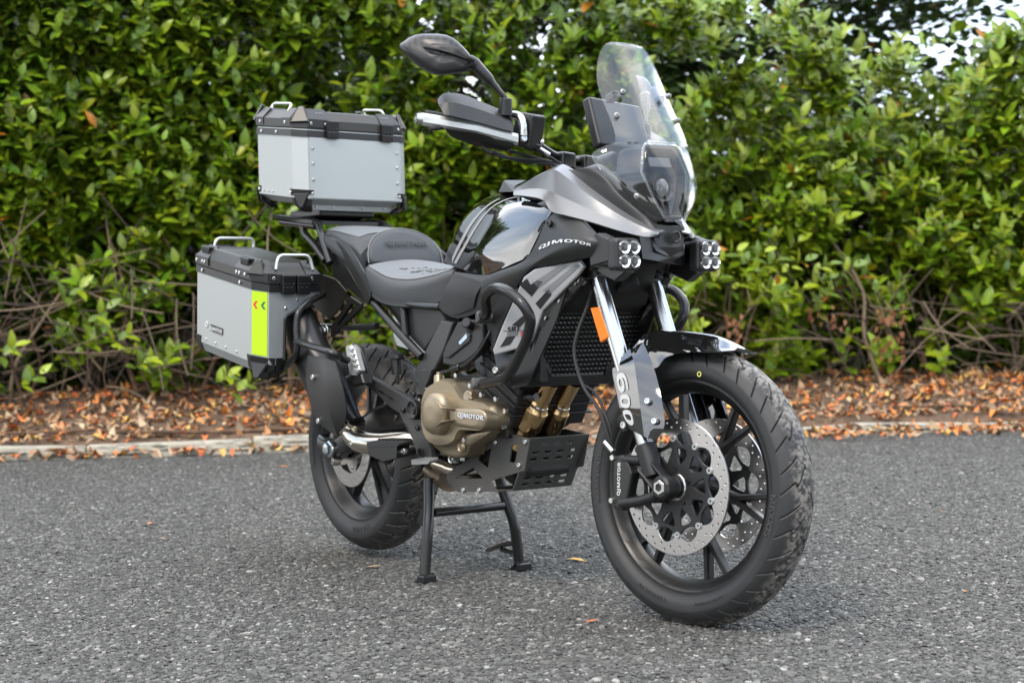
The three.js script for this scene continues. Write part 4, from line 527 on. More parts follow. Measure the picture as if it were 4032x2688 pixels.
// radiator shroud, silver with dark stripes
{
  const sh = [[1.234,.8674,.165], [1.2444,.8523,.15], [1.2233,.8326,.152], [1.149,.7791,.165], [1.1055,.7479,.175], [1.088,.7159,.18], [1.06,.6696,.185], [1.0454,.6586,.187], [.932,.6369,.2], [.928,.6502,.202], [.9713,.713,.205], [1.0395,.8079,.2], [1.0572,.8337,.195], [1.092,.852,.188], [1.1735,.861,.175]];
  const [a] = pair('radiator_shroud', plate(sh, 0.014, { bev: 0.004, seg: 2 }), M.silver_paint, bike, 'silver radiator shroud with black stripe graphics');
  const film = (q) => plate(q.map(p => [p[0] + 0.0006, p[1], p[2] + 0.0012]), 0.0008, { bev: 0 });
  const G = (q, m) => mesh('shroud_graphic', film(q), m, a);
  // carry each film on the plane of the shroud
  const P3 = sh.map(v3), cc = P3.reduce((s, p) => s.add(p), new THREE.Vector3()).divideScalar(P3.length), nn = new THREE.Vector3(); for (let i = 0; i < P3.length; i++) nn.add(P3[i].clone().sub(cc).cross(P3[(i + 1) % P3.length].clone().sub(cc))); nn.normalize();
  const onP = p => { const q = v3(p); const d = q.clone().sub(cc).dot(nn) / nn.z; return [q.x, q.y, q.z - d]; };
  const J = (list, m) => G(list.map(onP), m);
  J([[1.0412,.8148,.19], [1.0686,.8286,.19], [1.077,.813,.19], [1.1006,.8244,.19], [1.117,.8199,.19], [1.0762,.7839,.19]], M.deep_black);
  J([[1.0871,.8187,.19], [1.1669,.8549,.18], [1.199,.8569,.18], [1.1001,.8043,.19]], M.grey_print);
  J([[1.0858,.7664,.19], [1.1331,.8014,.18], [1.1393,.7873,.18], [1.0988,.7521,.19]], M.deep_black);
  J([[1.1133,.7979,.18], [1.2244,.8592,.165], [1.2338,.8538,.16], [1.1329,.7895,.175]], M.grey_print);
  J([[1.0215,.7738,.2], [1.0463,.755,.2], [1.0447,.7449,.2], [1.028,.7594,.2]], M.deep_black);
  J([[1.0027,.7128,.2], [1.0459,.7388,.2], [1.0579,.7306,.2], [1.0288,.7093,.2]], M.deep_black);
  J([[.9559,.6573,.2], [.9811,.6841,.2], [1.0103,.6861,.2], [.989,.6636,.2]], M.deep_black);
  const w = (str, h, p, m, st = 1.2) => { const g = text(str, h, 0.001, st); const x = v3([1, 0.06, 0]); x.addScaledVector(nn, -x.dot(nn)).normalize(); const y = v3([0.25, 1, 0]); y.addScaledVector(nn, -y.dot(nn)).normalize(); const c = v3(onP(p)).addScaledVector(nn, Math.sign(nn.z) * 0.0018); g.applyMatrix4(new THREE.Matrix4().makeBasis(x, y, v3([0, 0, 1])).setPosition(c)); mesh('shroud_lettering', g, m, a); };
  w('SRT', 0.0125, [1.0094,.7045,.2], M.deep_black, 1.5); w('600', 0.0115, [1.0022,.6923,.2], M.grey_print, 1.4); w('S', 0.0115, [1.0338,.6914,.2], M.red_print, 1.6);
  J([[.9731,.699,.2], [1.0449,.7003,.2], [1.0449,.6991,.2], [.9731,.6977,.2]], M.deep_black);
  // lower black shroud and the light strip along the front edge
  pair('shroud_inner', loft([[[.9097,.6372,.185], [.9018,.5851,.17], [.902,.5743,.16]], [[1.0293,.6571,.175], [1.0004,.5763,.16], [.9936,.5675,.15]], [[1.0609,.6709,.15], [1.0455,.5806,.14], [1.0321,.5677,.13]]].map(r => [...r, ...r.slice().reverse().map(p => [p[0] - 0.02, p[1], p[2] - 0.05])]), { n: 1, m: 1 }), M.grey_plastic, bike);
  pair('shroud_side', panel([[[.8486,.7643,.17], [.9523,.7957,.182], [1.0193,.8072,.185]], [[.8407,.7218,.16], [.9268,.7296,.175], [.9806,.758,.188]], [[.8678,.6455,.16], [.9034,.6629,.18], [.9434,.7089,.19]]], { nu: 3, nv: 3 }), M.deep_black, bike);
  const st = [[1.2164,.832,.148], [1.2339,.8244,.142], [1.2178,.8072,.143], [1.1519,.755,.155], [1.1014,.7075,.165], [1.0772,.7046,.172], [1.0989,.7459,.17], [1.1426,.7784,.16]];
  const [d1] = pair('light_strip', plate(st, 0.02, { bev: 0.003 }), mat('strip_black', 0.012, 0.08, 0, { clearcoat: 1 }), bike, 'glossy daytime light strip along the shroud edge');
  for (let i = 0; i < 4; i++) { const t = [0.06, 0.14, 0.55, 0.9][i], p = lerp([1.2232,.8247,.147], [1.0942,.7157,.171], t); mesh('strip_reflector', rbox(0.01, 0.006, 0.003, 0.001).rotateZ(0.85).translate(p[0], p[1] + Math.sin(t * 3) * 0.006, p[2] + 0.0005), mat('strip_lens', 0.22, 0.15, 0.6), d1); }
}
// screen: upper sheet and two lower wings
{
  const row = (y, xe, w, xc) => { const o = []; for (let i = -4; i <= 4; i++) { const k = i / 4; o.push([xc + (xe - xc) * k * k, y, w * k]); } return o; };
  const up = [row(1.409, 1.222, 0.03, 1.226), row(1.4, 1.228, 0.064, 1.238), row(1.354, 1.235, 0.094, 1.256), row(1.288, 1.255, 0.11, 1.292), row(1.186, 1.313, 0.112, 1.345), row(1.148, 1.325, 0.118, 1.362)];
  const g = [panel(up, { nu: 3, nv: 5, t: 0.0035, inside: [1.1, 1.2, 0] })];
  const wing = [[[1.36, 1.148, 0.05], [1.348, 1.148, 0.085], [1.325, 1.148, 0.118]], [[1.366, 1.115, 0.066], [1.33, 1.12, 0.122], [1.288,1.1208,.16]], [[1.38, 1.06, 0.078], [1.352, 1.052, 0.122], [1.3096,1.0795,.15]], [[1.396, 1.005, 0.056], [1.376, 1.0, 0.088], [1.3491,1.0134,.115]], [[1.404, 0.96, 0.034], [1.398, 0.958, 0.038], [1.3869,.9552,.042]]];
  const wg = panel(wing, { nu: 4, nv: 5, t: 0.0035, inside: [1.1, 1.0, 0] });
  const sc = mesh('windscreen', [g, wg, mirror(wg)], M.screen_clear, bike, 'tall clear windscreen wrapping around the headlight');
  for (const [p, d] of [[[1.2945,1.2739,.075], [0.8, 0.3, 0.6]], [[1.2998,1.215,.1], [0.7, 0.3, 0.7]], [[1.3554,1.0165,.09], [0.6, 0.2, 0.8]]]) for (const s of [1, -1]) { const q = [p[0] + 0.012, p[1], p[2] * s], e = [d[0], d[1], d[2] * s]; mesh('screen_bolt', [turned([[0, 0.006], [0.0025, 0.005], [0.0035, 0.003], [0.006, 0.002], [0.0068, 0], [0.0068, -0.01], [0, -0.01]], q, e, 16)], mat('screen_steel', 0.22, 0.4, 0.8), sc); }
  for (const s of [1, -1]) mesh('screen_mount', place(rbox(0.035, 0.02, 0.022, 0.004), [1.265, 1.265, 0.073 * s], [1, 0.3, 0], [0, 1, 0]), M.satin_black, sc);
}
// headlight
{
  const rg = (k, dx) => [[1.352, 1.148, 0.046], [1.358, 1.135, 0.06], [1.372, 1.075, 0.08], [1.39, 1.01, 0.058], [1.402, 0.957, 0.03], [1.402, 0.957, -0.03], [1.39, 1.01, -0.058], [1.372, 1.075, -0.08], [1.358, 1.135, -0.06], [1.352, 1.148, -0.046]].map(p => { const c = [1.375, 1.06, 0]; return [c[0] + (p[0] - c[0]) * k + dx, c[1] + (p[1] - c[1]) * k, p[2] * k]; });
  const hl = mesh('headlight', loft([rg(0.9, -0.1), rg(0.97, -0.05), rg(0.95, -0.006), rg(0.86, -0.006), rg(0.82, -0.035), rg(0.5, -0.05)], { n: 1, m: 1, crease: 20 }), M.grey_plastic, bike, 'tall narrow headlight behind a clear lens');
  mesh('headlight_lens', loft([rg(0.99, -0.004), rg(0.985, 0.007), rg(0.9, 0.013), rg(0.5, 0.02), rg(0.02, 0.022)], { n: 1, m: 1, caps: false }), M.lens_clear, hl);
  mesh('lens_rim', sweep([...rg(1.0, 0.004), rg(1.0, 0.004)[0]].map(v3), 0.0035, 6, false), M.lens_clear, hl);
  mesh('projector', [turned([[0.034, 0], [0.038, 0.006], [0.034, 0.02], [0.028, 0.014], [0.026, 0]], [1.345, 1.04, 0], [1, 0, 0], 26)], M.satin_black, hl);
  mesh('projector_lens', turned([[0.026, 0], [0.022, 0.01], [0.012, 0.016], [0, 0.018]], [1.35, 1.04, 0], [1, 0, 0], 24), mat('glass_dark', 0.03, 0.02, 0, { clearcoat: 1 }), hl);
  for (const y of [1.1]) mesh('reflector_bowl', place(rbox(0.012, 0.028, 0.075 - (1.12 - y) * 0.2, 0.004), [1.348 + (1.1 - y) * 0.25, y, 0], [1, 0.35, 0], [0, 1, 0]), mat('bowl_grey', 0.07, 0.3, 0.3), hl);
}
// spotlights
for (const s of [1, -1]) {
  const c = [1.381, 0.877, 0.13 * s], sp = mesh('spotlight', [rbox(0.04, 0.078, 0.074, 0.012, 3).translate(c[0] - 0.018, c[1], c[2]), rbox(0.05, 0.064, 0.06, 0.01).translate(c[0] - 0.055, c[1] + 0.004, c[2] + 0.002 * s), plate([[1.27, 0.925, 0.12], [1.31, 0.93, 0.12], [1.352, 0.915, 0.12], [1.352, 0.86, 0.12], [1.28, 0.85, 0.12]].map(p => [p[0], p[1], p[2] + 0.045]), 0.03, { bev: 0.004 })].map(x => x), M.grey_plastic, bike, s > 0 ? 'square four-lens spotlight beside the silver fairing' : 'square four-lens spotlight on the far side of the nose');
  if (s < 0) sp.geometry = merge([rbox(0.04, 0.078, 0.074, 0.012, 3).translate(c[0] - 0.018, c[1], c[2]), rbox(0.05, 0.064, 0.06, 0.01).translate(c[0] - 0.055, c[1] + 0.004, c[2]), mirror(plate([[1.27, 0.925, 0.165], [1.31, 0.93, 0.165], [1.352, 0.915, 0.165], [1.352, 0.86, 0.165], [1.28, 0.85, 0.165]], 0.03, { bev: 0.004 }))]);
  mesh('bezel', rbox(0.006, 0.068, 0.064, 0.009, 3).translate(c[0] + 0.002, c[1], c[2]), M.satin_black, sp);
  for (const [a, b] of [[1, 1], [1, -1], [-1, 1], [-1, -1]]) { const q = [c[0] + 0.002, c[1] + a * 0.0165, c[2] + b * 0.0155]; mesh('lamp_cup', turned([[0.006, 0.0], [0.011, 0.003], [0.0155, 0.0065], [0.0162, 0.0045], [0.0162, 0.001]], q, [1, 0, 0], 20), M.reflector, sp); mesh('lamp_lens', turned([[0.0152, 0.0045], [0.011, 0.0085], [0.005, 0.0102], [0, 0.0105]], q, [1, 0, 0], 18), M.lens_clear, sp); }
  for (const [a, b] of [[0, 0.03], [0, -0.03], [0.032, 0], [-0.032, 0]]) mesh('bezel_screw', bolt([c[0] + 0.005, c[1] + a, c[2] + b], [1, 0, 0], 0.0035, 0.0015), M.satin_black, sp);
}
pair('spot_bracket', plate([[1.26, 0.84, 0.13], [1.3, 0.9, 0.13], [1.36, 0.9, 0.13], [1.37, 0.835, 0.13], [1.33, 0.815, 0.13]], 0.03, { bev: 0.003 }), M.satin_black, bike);
// dashboard
{ const d = steer(mesh('instrument_panel', place(rbox(0.03, 0.135, 0.19, 0.009, 3), v3([1.1705,1.2085,.09]).sub(v3([0, 0, 0.09])).toArray(), [0.94, 0.34, 0], [-0.34, 0.94, 0]), M.satin_black, bike, 'black rectangular instrument display behind the screen'));
  d.geometry.translate(0, 0, 0); }
// handlebar, guards and mirrors (steered)
const ZB = u => 0.42 - (u - 240) / 1200 * 0.215; // lateral position along the near grip
{
  const hb = steer(mesh('handlebar', bar([[1.02, 1.135, 0], [1.02, 1.137, 0.07], [1.02, 1.175, 0.17], [1.0272,1.1719,.215], [.8934,1.2095,.418]], 0.0125, { f: 0.05 }), M.satin_black, bike));
  hb.geometry = merge([hb.geometry, mirror(hb.geometry)]);
  const st = m => steer(m);
  const both2 = (name, g, m, label, parent = bike) => { g = merge([g]); const a = mesh(name, g, m, parent, label), b = mesh(name, mirror(g), m, parent); steer(a); steer(b); return [a, b]; };
  both2('grip', cyl([1.0071,1.1822,.235], [.901,1.2104,.405], 0.0185, 0.0175, 16), M.rubber);
  both2('bar_clamp', rbox(0.05, 0.045, 0.05, 0.008).translate(1.02, 1.13, 0.04), M.black_metal);
  const gb = [[.8933,1.2064,.422], [.9084,1.2018,.419], [.9467,1.1942,.398], [1.0112,1.1797,.33], [1.0591,1.1585,.238]];
  both2('hand_guard_bar', loft(gb.map((p, i) => { const h = [0.011, 0.0155, 0.0155, 0.0145, 0.0145][i], d = 0.009; return [[p[0] + d * 0.4, p[1] + h, p[2]], [p[0] + d, p[1] + h * 0.35, p[2] + 0.004], [p[0] + d, p[1] - h * 0.5, p[2] + 0.004], [p[0] + d * 0.3, p[1] - h, p[2]], [p[0] - d, p[1] - h * 0.6, p[2] - 0.004], [p[0] - d, p[1] + h * 0.6, p[2] - 0.004]]; }), { n: 1, m: 1, crease: 18 }), M.alu_bright, 'pale aluminium hand guard bar');
  for (const s of [1, -1]) { const c = [1.0574,1.1625,.225]; steer(mesh('guard_bolt', bolt([c[0] + 0.012, c[1], c[2] * s], [0.9, 0.1, 0.4 * s], 0.009, 0.005), M.bolt_steel, bike)); const e = [.9019,1.2031,.428]; steer(mesh('bar_end', turned([[0, 0.002], [0.005, 0.002], [0.006, 0.006], [0.012, 0.005], [0.014, 0], [0.014, -0.02]], [e[0], e[1], e[2] * s], [-0.35, 0.1, s], 16), M.steel, bike)); }
  const gu = [[[.9404,1.2502,.398], [.9487,1.2664,.385], [.9612,1.2684,.36], [.9763,1.2651,.342], [1.0026,1.249,.305], [1.0356,1.229,.268], [1.0498,1.2095,.25]].map(p => [p[0] - 0.03, p[1], p[2]]), [[.9571,1.2339,.408], [.9729,1.2398,.398], [.9866,1.2393,.375], [.9998,1.2337,.35], [1.0181,1.2247,.315], [1.0407,1.2087,.272], [1.0528,1.1955,.248]], [[.9716,1.2079,.4], [.9785,1.2083,.392], [.9882,1.2052,.378], [1.0051,1.1988,.345], [1.0225,1.1923,.315], [1.0419,1.183,.275], [1.0549,1.1783,.247]].map(p => [p[0] + 0.012, p[1], p[2]])];
  const gux = [[[.9307,1.2524,.39], [.9306,1.2706,.37], [.9433,1.2726,.345], [.9563,1.2697,.325], [.9854,1.2529,.29], [1.0154,1.2335,.25], [1.0332,1.2131,.235]], [[.9595,1.2333,.41], [.9753,1.2393,.4], [.9901,1.2385,.378], [1.0022,1.2332,.352], [1.0204,1.2242,.317], [1.043,1.2082,.274], [1.0551,1.195,.25]], [[.9812,1.2059,.408], [.988,1.2062,.4], [.9977,1.2032,.386], [1.0144,1.1968,.353], [1.0317,1.1904,.323], [1.0508,1.1811,.283], [1.0626,1.1767,.254]]];
  both2('hand_guard', panel(gux, { nu: 4, nv: 3, t: 0.004, inside: [0.8, 1.2, 0.2], lv: true, crease: 22 }), M.grey_plastic, 'grey plastic hand guard');
  const gl = [[[.973,1.1744,.4], [.9964,1.1701,.37], [1.0174,1.1666,.335], [1.0372,1.1588,.29], [1.0605,1.1492,.25]], [[.9686,1.1656,.385], [.9852,1.1585,.36], [1.0034,1.1504,.325], [1.0289,1.1424,.282], [1.0539,1.1396,.25]], [[.9642,1.1589,.37], [.9745,1.1502,.345], [.9857,1.142,.315], [1.0157,1.1353,.27], [1.0344,1.1329,.245]]];
  both2('lower_guard', panel(gl, { nu: 4, nv: 3, t: 0.004, inside: [0.8, 1.2, 0.2] }), M.satin_black);
  // brake reservoir block with its bright clamp
  const rs = [1.0472,1.1881,.19]; both2('reservoir', place(rbox(0.06, 0.085, 0.055, 0.007), rs, [0.95, -0.2, -0.2], [0.1, 1, 0.05]), M.satin_black);
  const ck = [[.9992,1.2265,.225], [1.033,1.223,.225], [1.0509,1.2115,.225], [1.058,1.1893,.225], [1.0572,1.17,.225]]; both2('clamp', bar(ck.map(p => [p[0] + 0.01, p[1], p[2]]), 0.011, { f: 0.03, seg: 8 }), M.chrome);
  both2('lever', bar([[1.0489,1.16,.17], [1.0182,1.1821,.245], [.9527,1.202,.345], [.9203,1.1873,.42]].map(p => [p[0] + 0.02, p[1] - 0.012, p[2]]), 0.006, { f: 0.06, seg: 8 }), M.satin_black);
  // mirrors
  const mo = [[.8174,1.3918,.425], [.8282,1.4082,.415], [.8509,1.4225,.4], [.881,1.4248,.375], [.9111,1.4213,.35], [.9346,1.4042,.335], [.9553,1.3795,.32], [.9729,1.3522,.312], [.9685,1.3364,.313], [.957,1.326,.325], [.931,1.3214,.345], [.908,1.3181,.365], [.8911,1.3241,.38], [.8675,1.339,.395], [.8459,1.3603,.412]];
  const [m1, m2] = both2('mirror', pillow(mo, [0.9, -0.15, 0.45], 0.035, { back: 0.01, m: 2 }), M.mirror_carbon, 'black mirror head with a carbon weave back');
  { const rg = [[.8738,1.382,.4], [.8879,1.3918,.39], [.9211,1.39,.36], [.9474,1.3787,.345], [.9682,1.3548,.325], [.9757,1.3469,.318], [.9682,1.3432,.322], [.9354,1.3593,.35], [.9018,1.3733,.38]].map(p => [p[0] + 0.028, p[1], p[2] + 0.014]); for (const m of [m1, m2]) { let g = pillow(rg, [0.9, -0.1, 0.45], 0.01, { back: 0.02, m: 1, rings: [[1, 0], [0.93, 0.8], [0.6, 1]] }); if (m === m2) g = mirror(g); mesh('mirror_rib', g, M.grey_plastic, m); } }
  const sb = [1.0319,1.2625,.255], se = [.9766,1.3442,.308]; both2('mirror_stem', [bar([[1.0337,1.2463,.255], sb, [1.0109,1.2944,.275], se, [.9647,1.3537,.322]], [0.0065, 0.0065, 0.0065, 0.0065, 0.0065, 0.0065, 0.0065, 0.0065, 0.007, 0.008, 0.008, 0.01, 0.013, 0.015, 0.015, 0.016, 0.017, 0.017, 0.017, 0.017], { f: 0.03 })], M.satin_black);
  both2('mirror_mount', cyl([1.0278,1.2191,.252], [1.0325,1.2625,.255], 0.0185, 0.016), M.satin_black);
  // cables running down to the headstock
  const cb = [[[1.0093,1.1366,.31], [1.0178,1.1222,.28], [1.0251,1.1175,.22], [1.0502,1.1177,.14], [1.0826,1.104,.08]], [[1.0224,1.1271,.29], [1.0193,1.1159,.2], [1.061,1.1102,.12], [1.0984,1.0962,.08]], [[1.0437,1.1441,.2], [1.0548,1.139,.16], [1.066,1.1196,.11], [1.089,1.097,.08]], [[1.0643,1.1498,.19], [1.0665,1.1326,.15], [1.0652,1.1164,.1], [1.0882,1.0959,.07]], [[1.0194,1.1363,.23], [1.0395,1.1251,.16], [1.0558,1.115,.1]]];
  for (const c of cb) steer(mesh('cable', hose(c, 0.0042), M.rubber, bike));
  steer(mesh('hose_fitting', cyl([1.0567,1.1469,.165], [1.0749,1.1297,.14], 0.006), M.steel, bike));
  steer(mesh('hose_fitting', cyl([1.0551,1.1649,.17], [1.0661,1.1591,.155], 0.009), M.steel, bike));
}
// ---------- seat, tail, frame, engine, exhaust, stand ----------
{
  // rider seat: rings from rear to front, each ring around the section
  const ring = (x, yt, yb, w, wt, cr_ = 0.0) => [[x, yt + cr_, 0], [x, yt + cr_ * 0.6, wt * 0.6], [x, yt, wt], [x, yt - (yt - yb) * 0.2, w * 0.985], [x, yt - (yt - yb) * 0.5, w], [x, yb + 0.012, w * 0.97], [x, yb, w * 0.88], [x, yb, 0], [x, yb, -w * 0.88], [x, yb + 0.012, -w * 0.97], [x, yt - (yt - yb) * 0.5, -w], [x, yt - (yt - yb) * 0.2, -w * 0.985], [x, yt, -wt], [x, yt + cr_ * 0.6, -wt * 0.6]];
  const rs = [ring(0.205, 0.885, 0.855, 0.135, 0.115, 0.012), ring(0.235, 0.892, 0.83, 0.165, 0.15, 0.018), ring(0.3, 0.874, 0.792, 0.178, 0.163, 0.022), ring(0.37, 0.852, 0.772, 0.178, 0.16, 0.026), ring(0.45, 0.845, 0.764, 0.165, 0.14, 0.028), ring(0.52, 0.855, 0.768, 0.14, 0.108, 0.026), ring(0.57, 0.872, 0.782, 0.112, 0.075, 0.018), ring(0.592, 0.878, 0.8, 0.095, 0.055, 0.01)];
  const st = mesh('rider_seat', loft(rs, { n: 4, m: 3 }), M.seat_dark, bike, 'two-tone grey rider seat with a perforated top');
  const topR = [rs[1], rs[2], rs[3], rs[4], rs[5], rs[6]].map(r => [12, 13, 0, 1, 2].map(i => [r[i][0], r[i][1] + 0.0025, r[i][2] * 1.0]));
  mesh('seat_top', panel(topR, { nu: 3, nv: 4, t: 0.002, inside: [0.4, 0.5, 0] }), M.seat_light, st);
  for (const s of [1, -1]) mesh('seam', sweep(spl(rs.slice(1, 7).map(r => [r[2][0], r[2][1] + 0.002, r[2][2] * s]), 5).map(v3), 0.0014, 5), M.thread, st);
  mat('seat_mid', [0.068, 0.074, 0.08], 0.68, 0, { bumpMap: grain, bumpScale: 0.0001 }); const pr = rng(11); for (let i = 0; i < 46; i++) { const x = 0.33 + pr() * 0.15, z = 0.02 + pr() * 0.09 - (x - 0.33) * 0.12; const q = (x - 0.3) / 0.07, i0 = Math.min(4, 2 + Math.floor(q)), f = q - (i0 - 2), A = rs[i0], C = rs[i0 + 1], lp = (k, c) => A[k][c] + (C[k][c] - A[k][c]) * f, z1 = lp(1, 2), z2 = lp(2, 2), y = z < z1 ? lp(0, 1) + (lp(1, 1) - lp(0, 1)) * z / z1 : lp(1, 1) + (lp(2, 1) - lp(1, 1)) * (z - z1) / (z2 - z1); mesh('perforation', rbox(0.011, 0.003, 0.0018, 0.0006, 1).rotateY(0.5).translate(x, y + 0.003, z), M.seat_mid, st); }
  // pillion seat
  const pring = (x, yt, yb, w) => [[x, yt, 0], [x, yt - 0.003, w * 0.55], [x, yt - 0.016, w * 0.86], [x, yt - 0.035, w], [x, (yt + yb) / 2, w * 1.02], [x, yb, w * 0.95], [x, yb, 0], [x, yb, -w * 0.95], [x, (yt + yb) / 2, -w * 1.02], [x, yt - 0.035, -w], [x, yt - 0.016, -w * 0.86], [x, yt - 0.003, -w * 0.55]];
  const ps = [pring(-0.12, 1.01, 0.985, 0.09), pring(-0.085, 1.028, 0.975, 0.125), pring(0.0, 1.022, 0.945, 0.145), pring(0.08, 1.008, 0.91, 0.15), pring(0.15, 0.995, 0.885, 0.15), pring(0.188, 0.965, 0.875, 0.145)];
  const pl = mesh('pillion_seat', loft(ps, { n: 4, m: 3 }), M.seat_dark, bike, 'grey pillion seat with an embossed padded front');
  mesh('pillion_top', panel(ps.slice(1, 5).map(r => [10, 11, 0, 1, 2].map(i => [r[i][0], r[i][1] + 0.003, r[i][2]])), { nu: 3, nv: 4, t: 0.002, inside: [0, 0.5, 0] }), M.seat_light, pl);
  // arched front pad of the pillion seat
  const arch = [[.2181,.906,.13], [.2215,.9344,.125], [.2216,.9657,.11], [.2071,.9905,.075], [.1845,1.0039,.02], [.1708,1.0032,-.03], [.1577,.9883,-.08], [.1541,.9664,-.105], [.154,.9408,-.12], [.1596,.9108,-.125]];
  const ax = arch.map(p => { const x0 = 0.2 - (p[1] - 0.9) * 0.28; return [x0, p[1], p[2]]; });
  const archP = []; for (let i = 0; i <= 16; i++) { const a = PI * i / 16; archP.push([0.197 - 0.115 * Math.sin(a) * 0.32, 0.897 + 0.108 * Math.pow(Math.sin(a), 0.75), 0.132 * Math.cos(a)]); }
  mesh('pillion_pad', pillow(archP, [0.95, 0.3, 0], 0.016, { back: 0.05, m: 1, rings: [[1, 0], [0.97, 0.6], [0.9, 0.95], [0.6, 1]] }), M.seat_mid, pl);
  mesh('piping', sweep(archP.map(p => v3(p).add(v3([0.009, 0.004, 0]))), 0.0018, 5), M.thread, pl);
  { const g = text('QJMOTOR', 0.012, 0.002, 1.9); g.rotateY(PI / 2); g.rotateZ(0.3); g.translate(0.2, 0.962, -0.005); mesh('embossed_lettering', g, mat('emboss_dark', [0.056, 0.061, 0.066], 0.6), pl); }
}
// tail wings
{
  const tw = [[[-.0562,.9961,.13], [.0677,.9346,.15], [.157,.865,.16], [.2481,.7775,.165]], [[-.021,.9966,.14], [.1108,.9514,.162], [.208,.8787,.172], [.2817,.7968,.175]], [[.0006,.9981,.135], [.1294,.9616,.16], [.2322,.884,.172], [.2897,.8271,.175]]];
  pair('tail_panel', panel(tw, { nu: 5, nv: 3, t: 0.006, inside: [0.1, 0.9, 0], lv: true, crease: 20 }), M.grey_plastic, bike, 'dark grey tail panel beside the seat');
  pair('tail_inner', plate([[-.009,.9413,.135], [.0419,.9359,.135], [.228,.7793,.15], [.1923,.7861,.15], [.0787,.8358,.14], [-.0074,.8672,.13]], 0.02, { bev: 0.002 }), M.satin_black, bike);
  mesh('tail_core', loft([[-0.2, 0.95, 1.0, 0.08], [-0.05, 0.9, 0.98, 0.115], [0.1, 0.83, 0.93, 0.13], [0.25, 0.77, 0.86, 0.125], [0.5, 0.7, 0.78, 0.11]].map(([x, a, b, w]) => [[x, a, w * 0.8], [x, b, w], [x, b, -w], [x, a, -w * 0.8]]), { n: 1, m: 1 }), M.deep_black, bike);
  pair('airbox_cover', plate([[.304,.8023,.135], [.3744,.7842,.14], [.5912,.7655,.14], [.6161,.7261,.14], [.5027,.6416,.14], [.4382,.677,.14], [.3758,.7192,.135], [.2975,.7779,.135]], 0.05, { bev: 0.006, seg: 2 }), M.grey_plastic, bike);
  const T = (pts, r = 0.013) => pair('subframe_tube', bar(pts, r, { f: 0.04 }), M.black_metal, bike);
  T([[.2469,.8128,.15], [.265,.7879,.155], [.4115,.6953,.158], [.5122,.6272,.15]]);
  T([[.2582,.7956,.15], [.326,.8043,.145], [.4015,.7822,.15], [.5003,.7715,.15], [.6039,.7653,.145]], 0.011);
  T([[.415,.7789,.148], [.4251,.734,.15], [.4331,.6846,.15]], 0.0105);
}
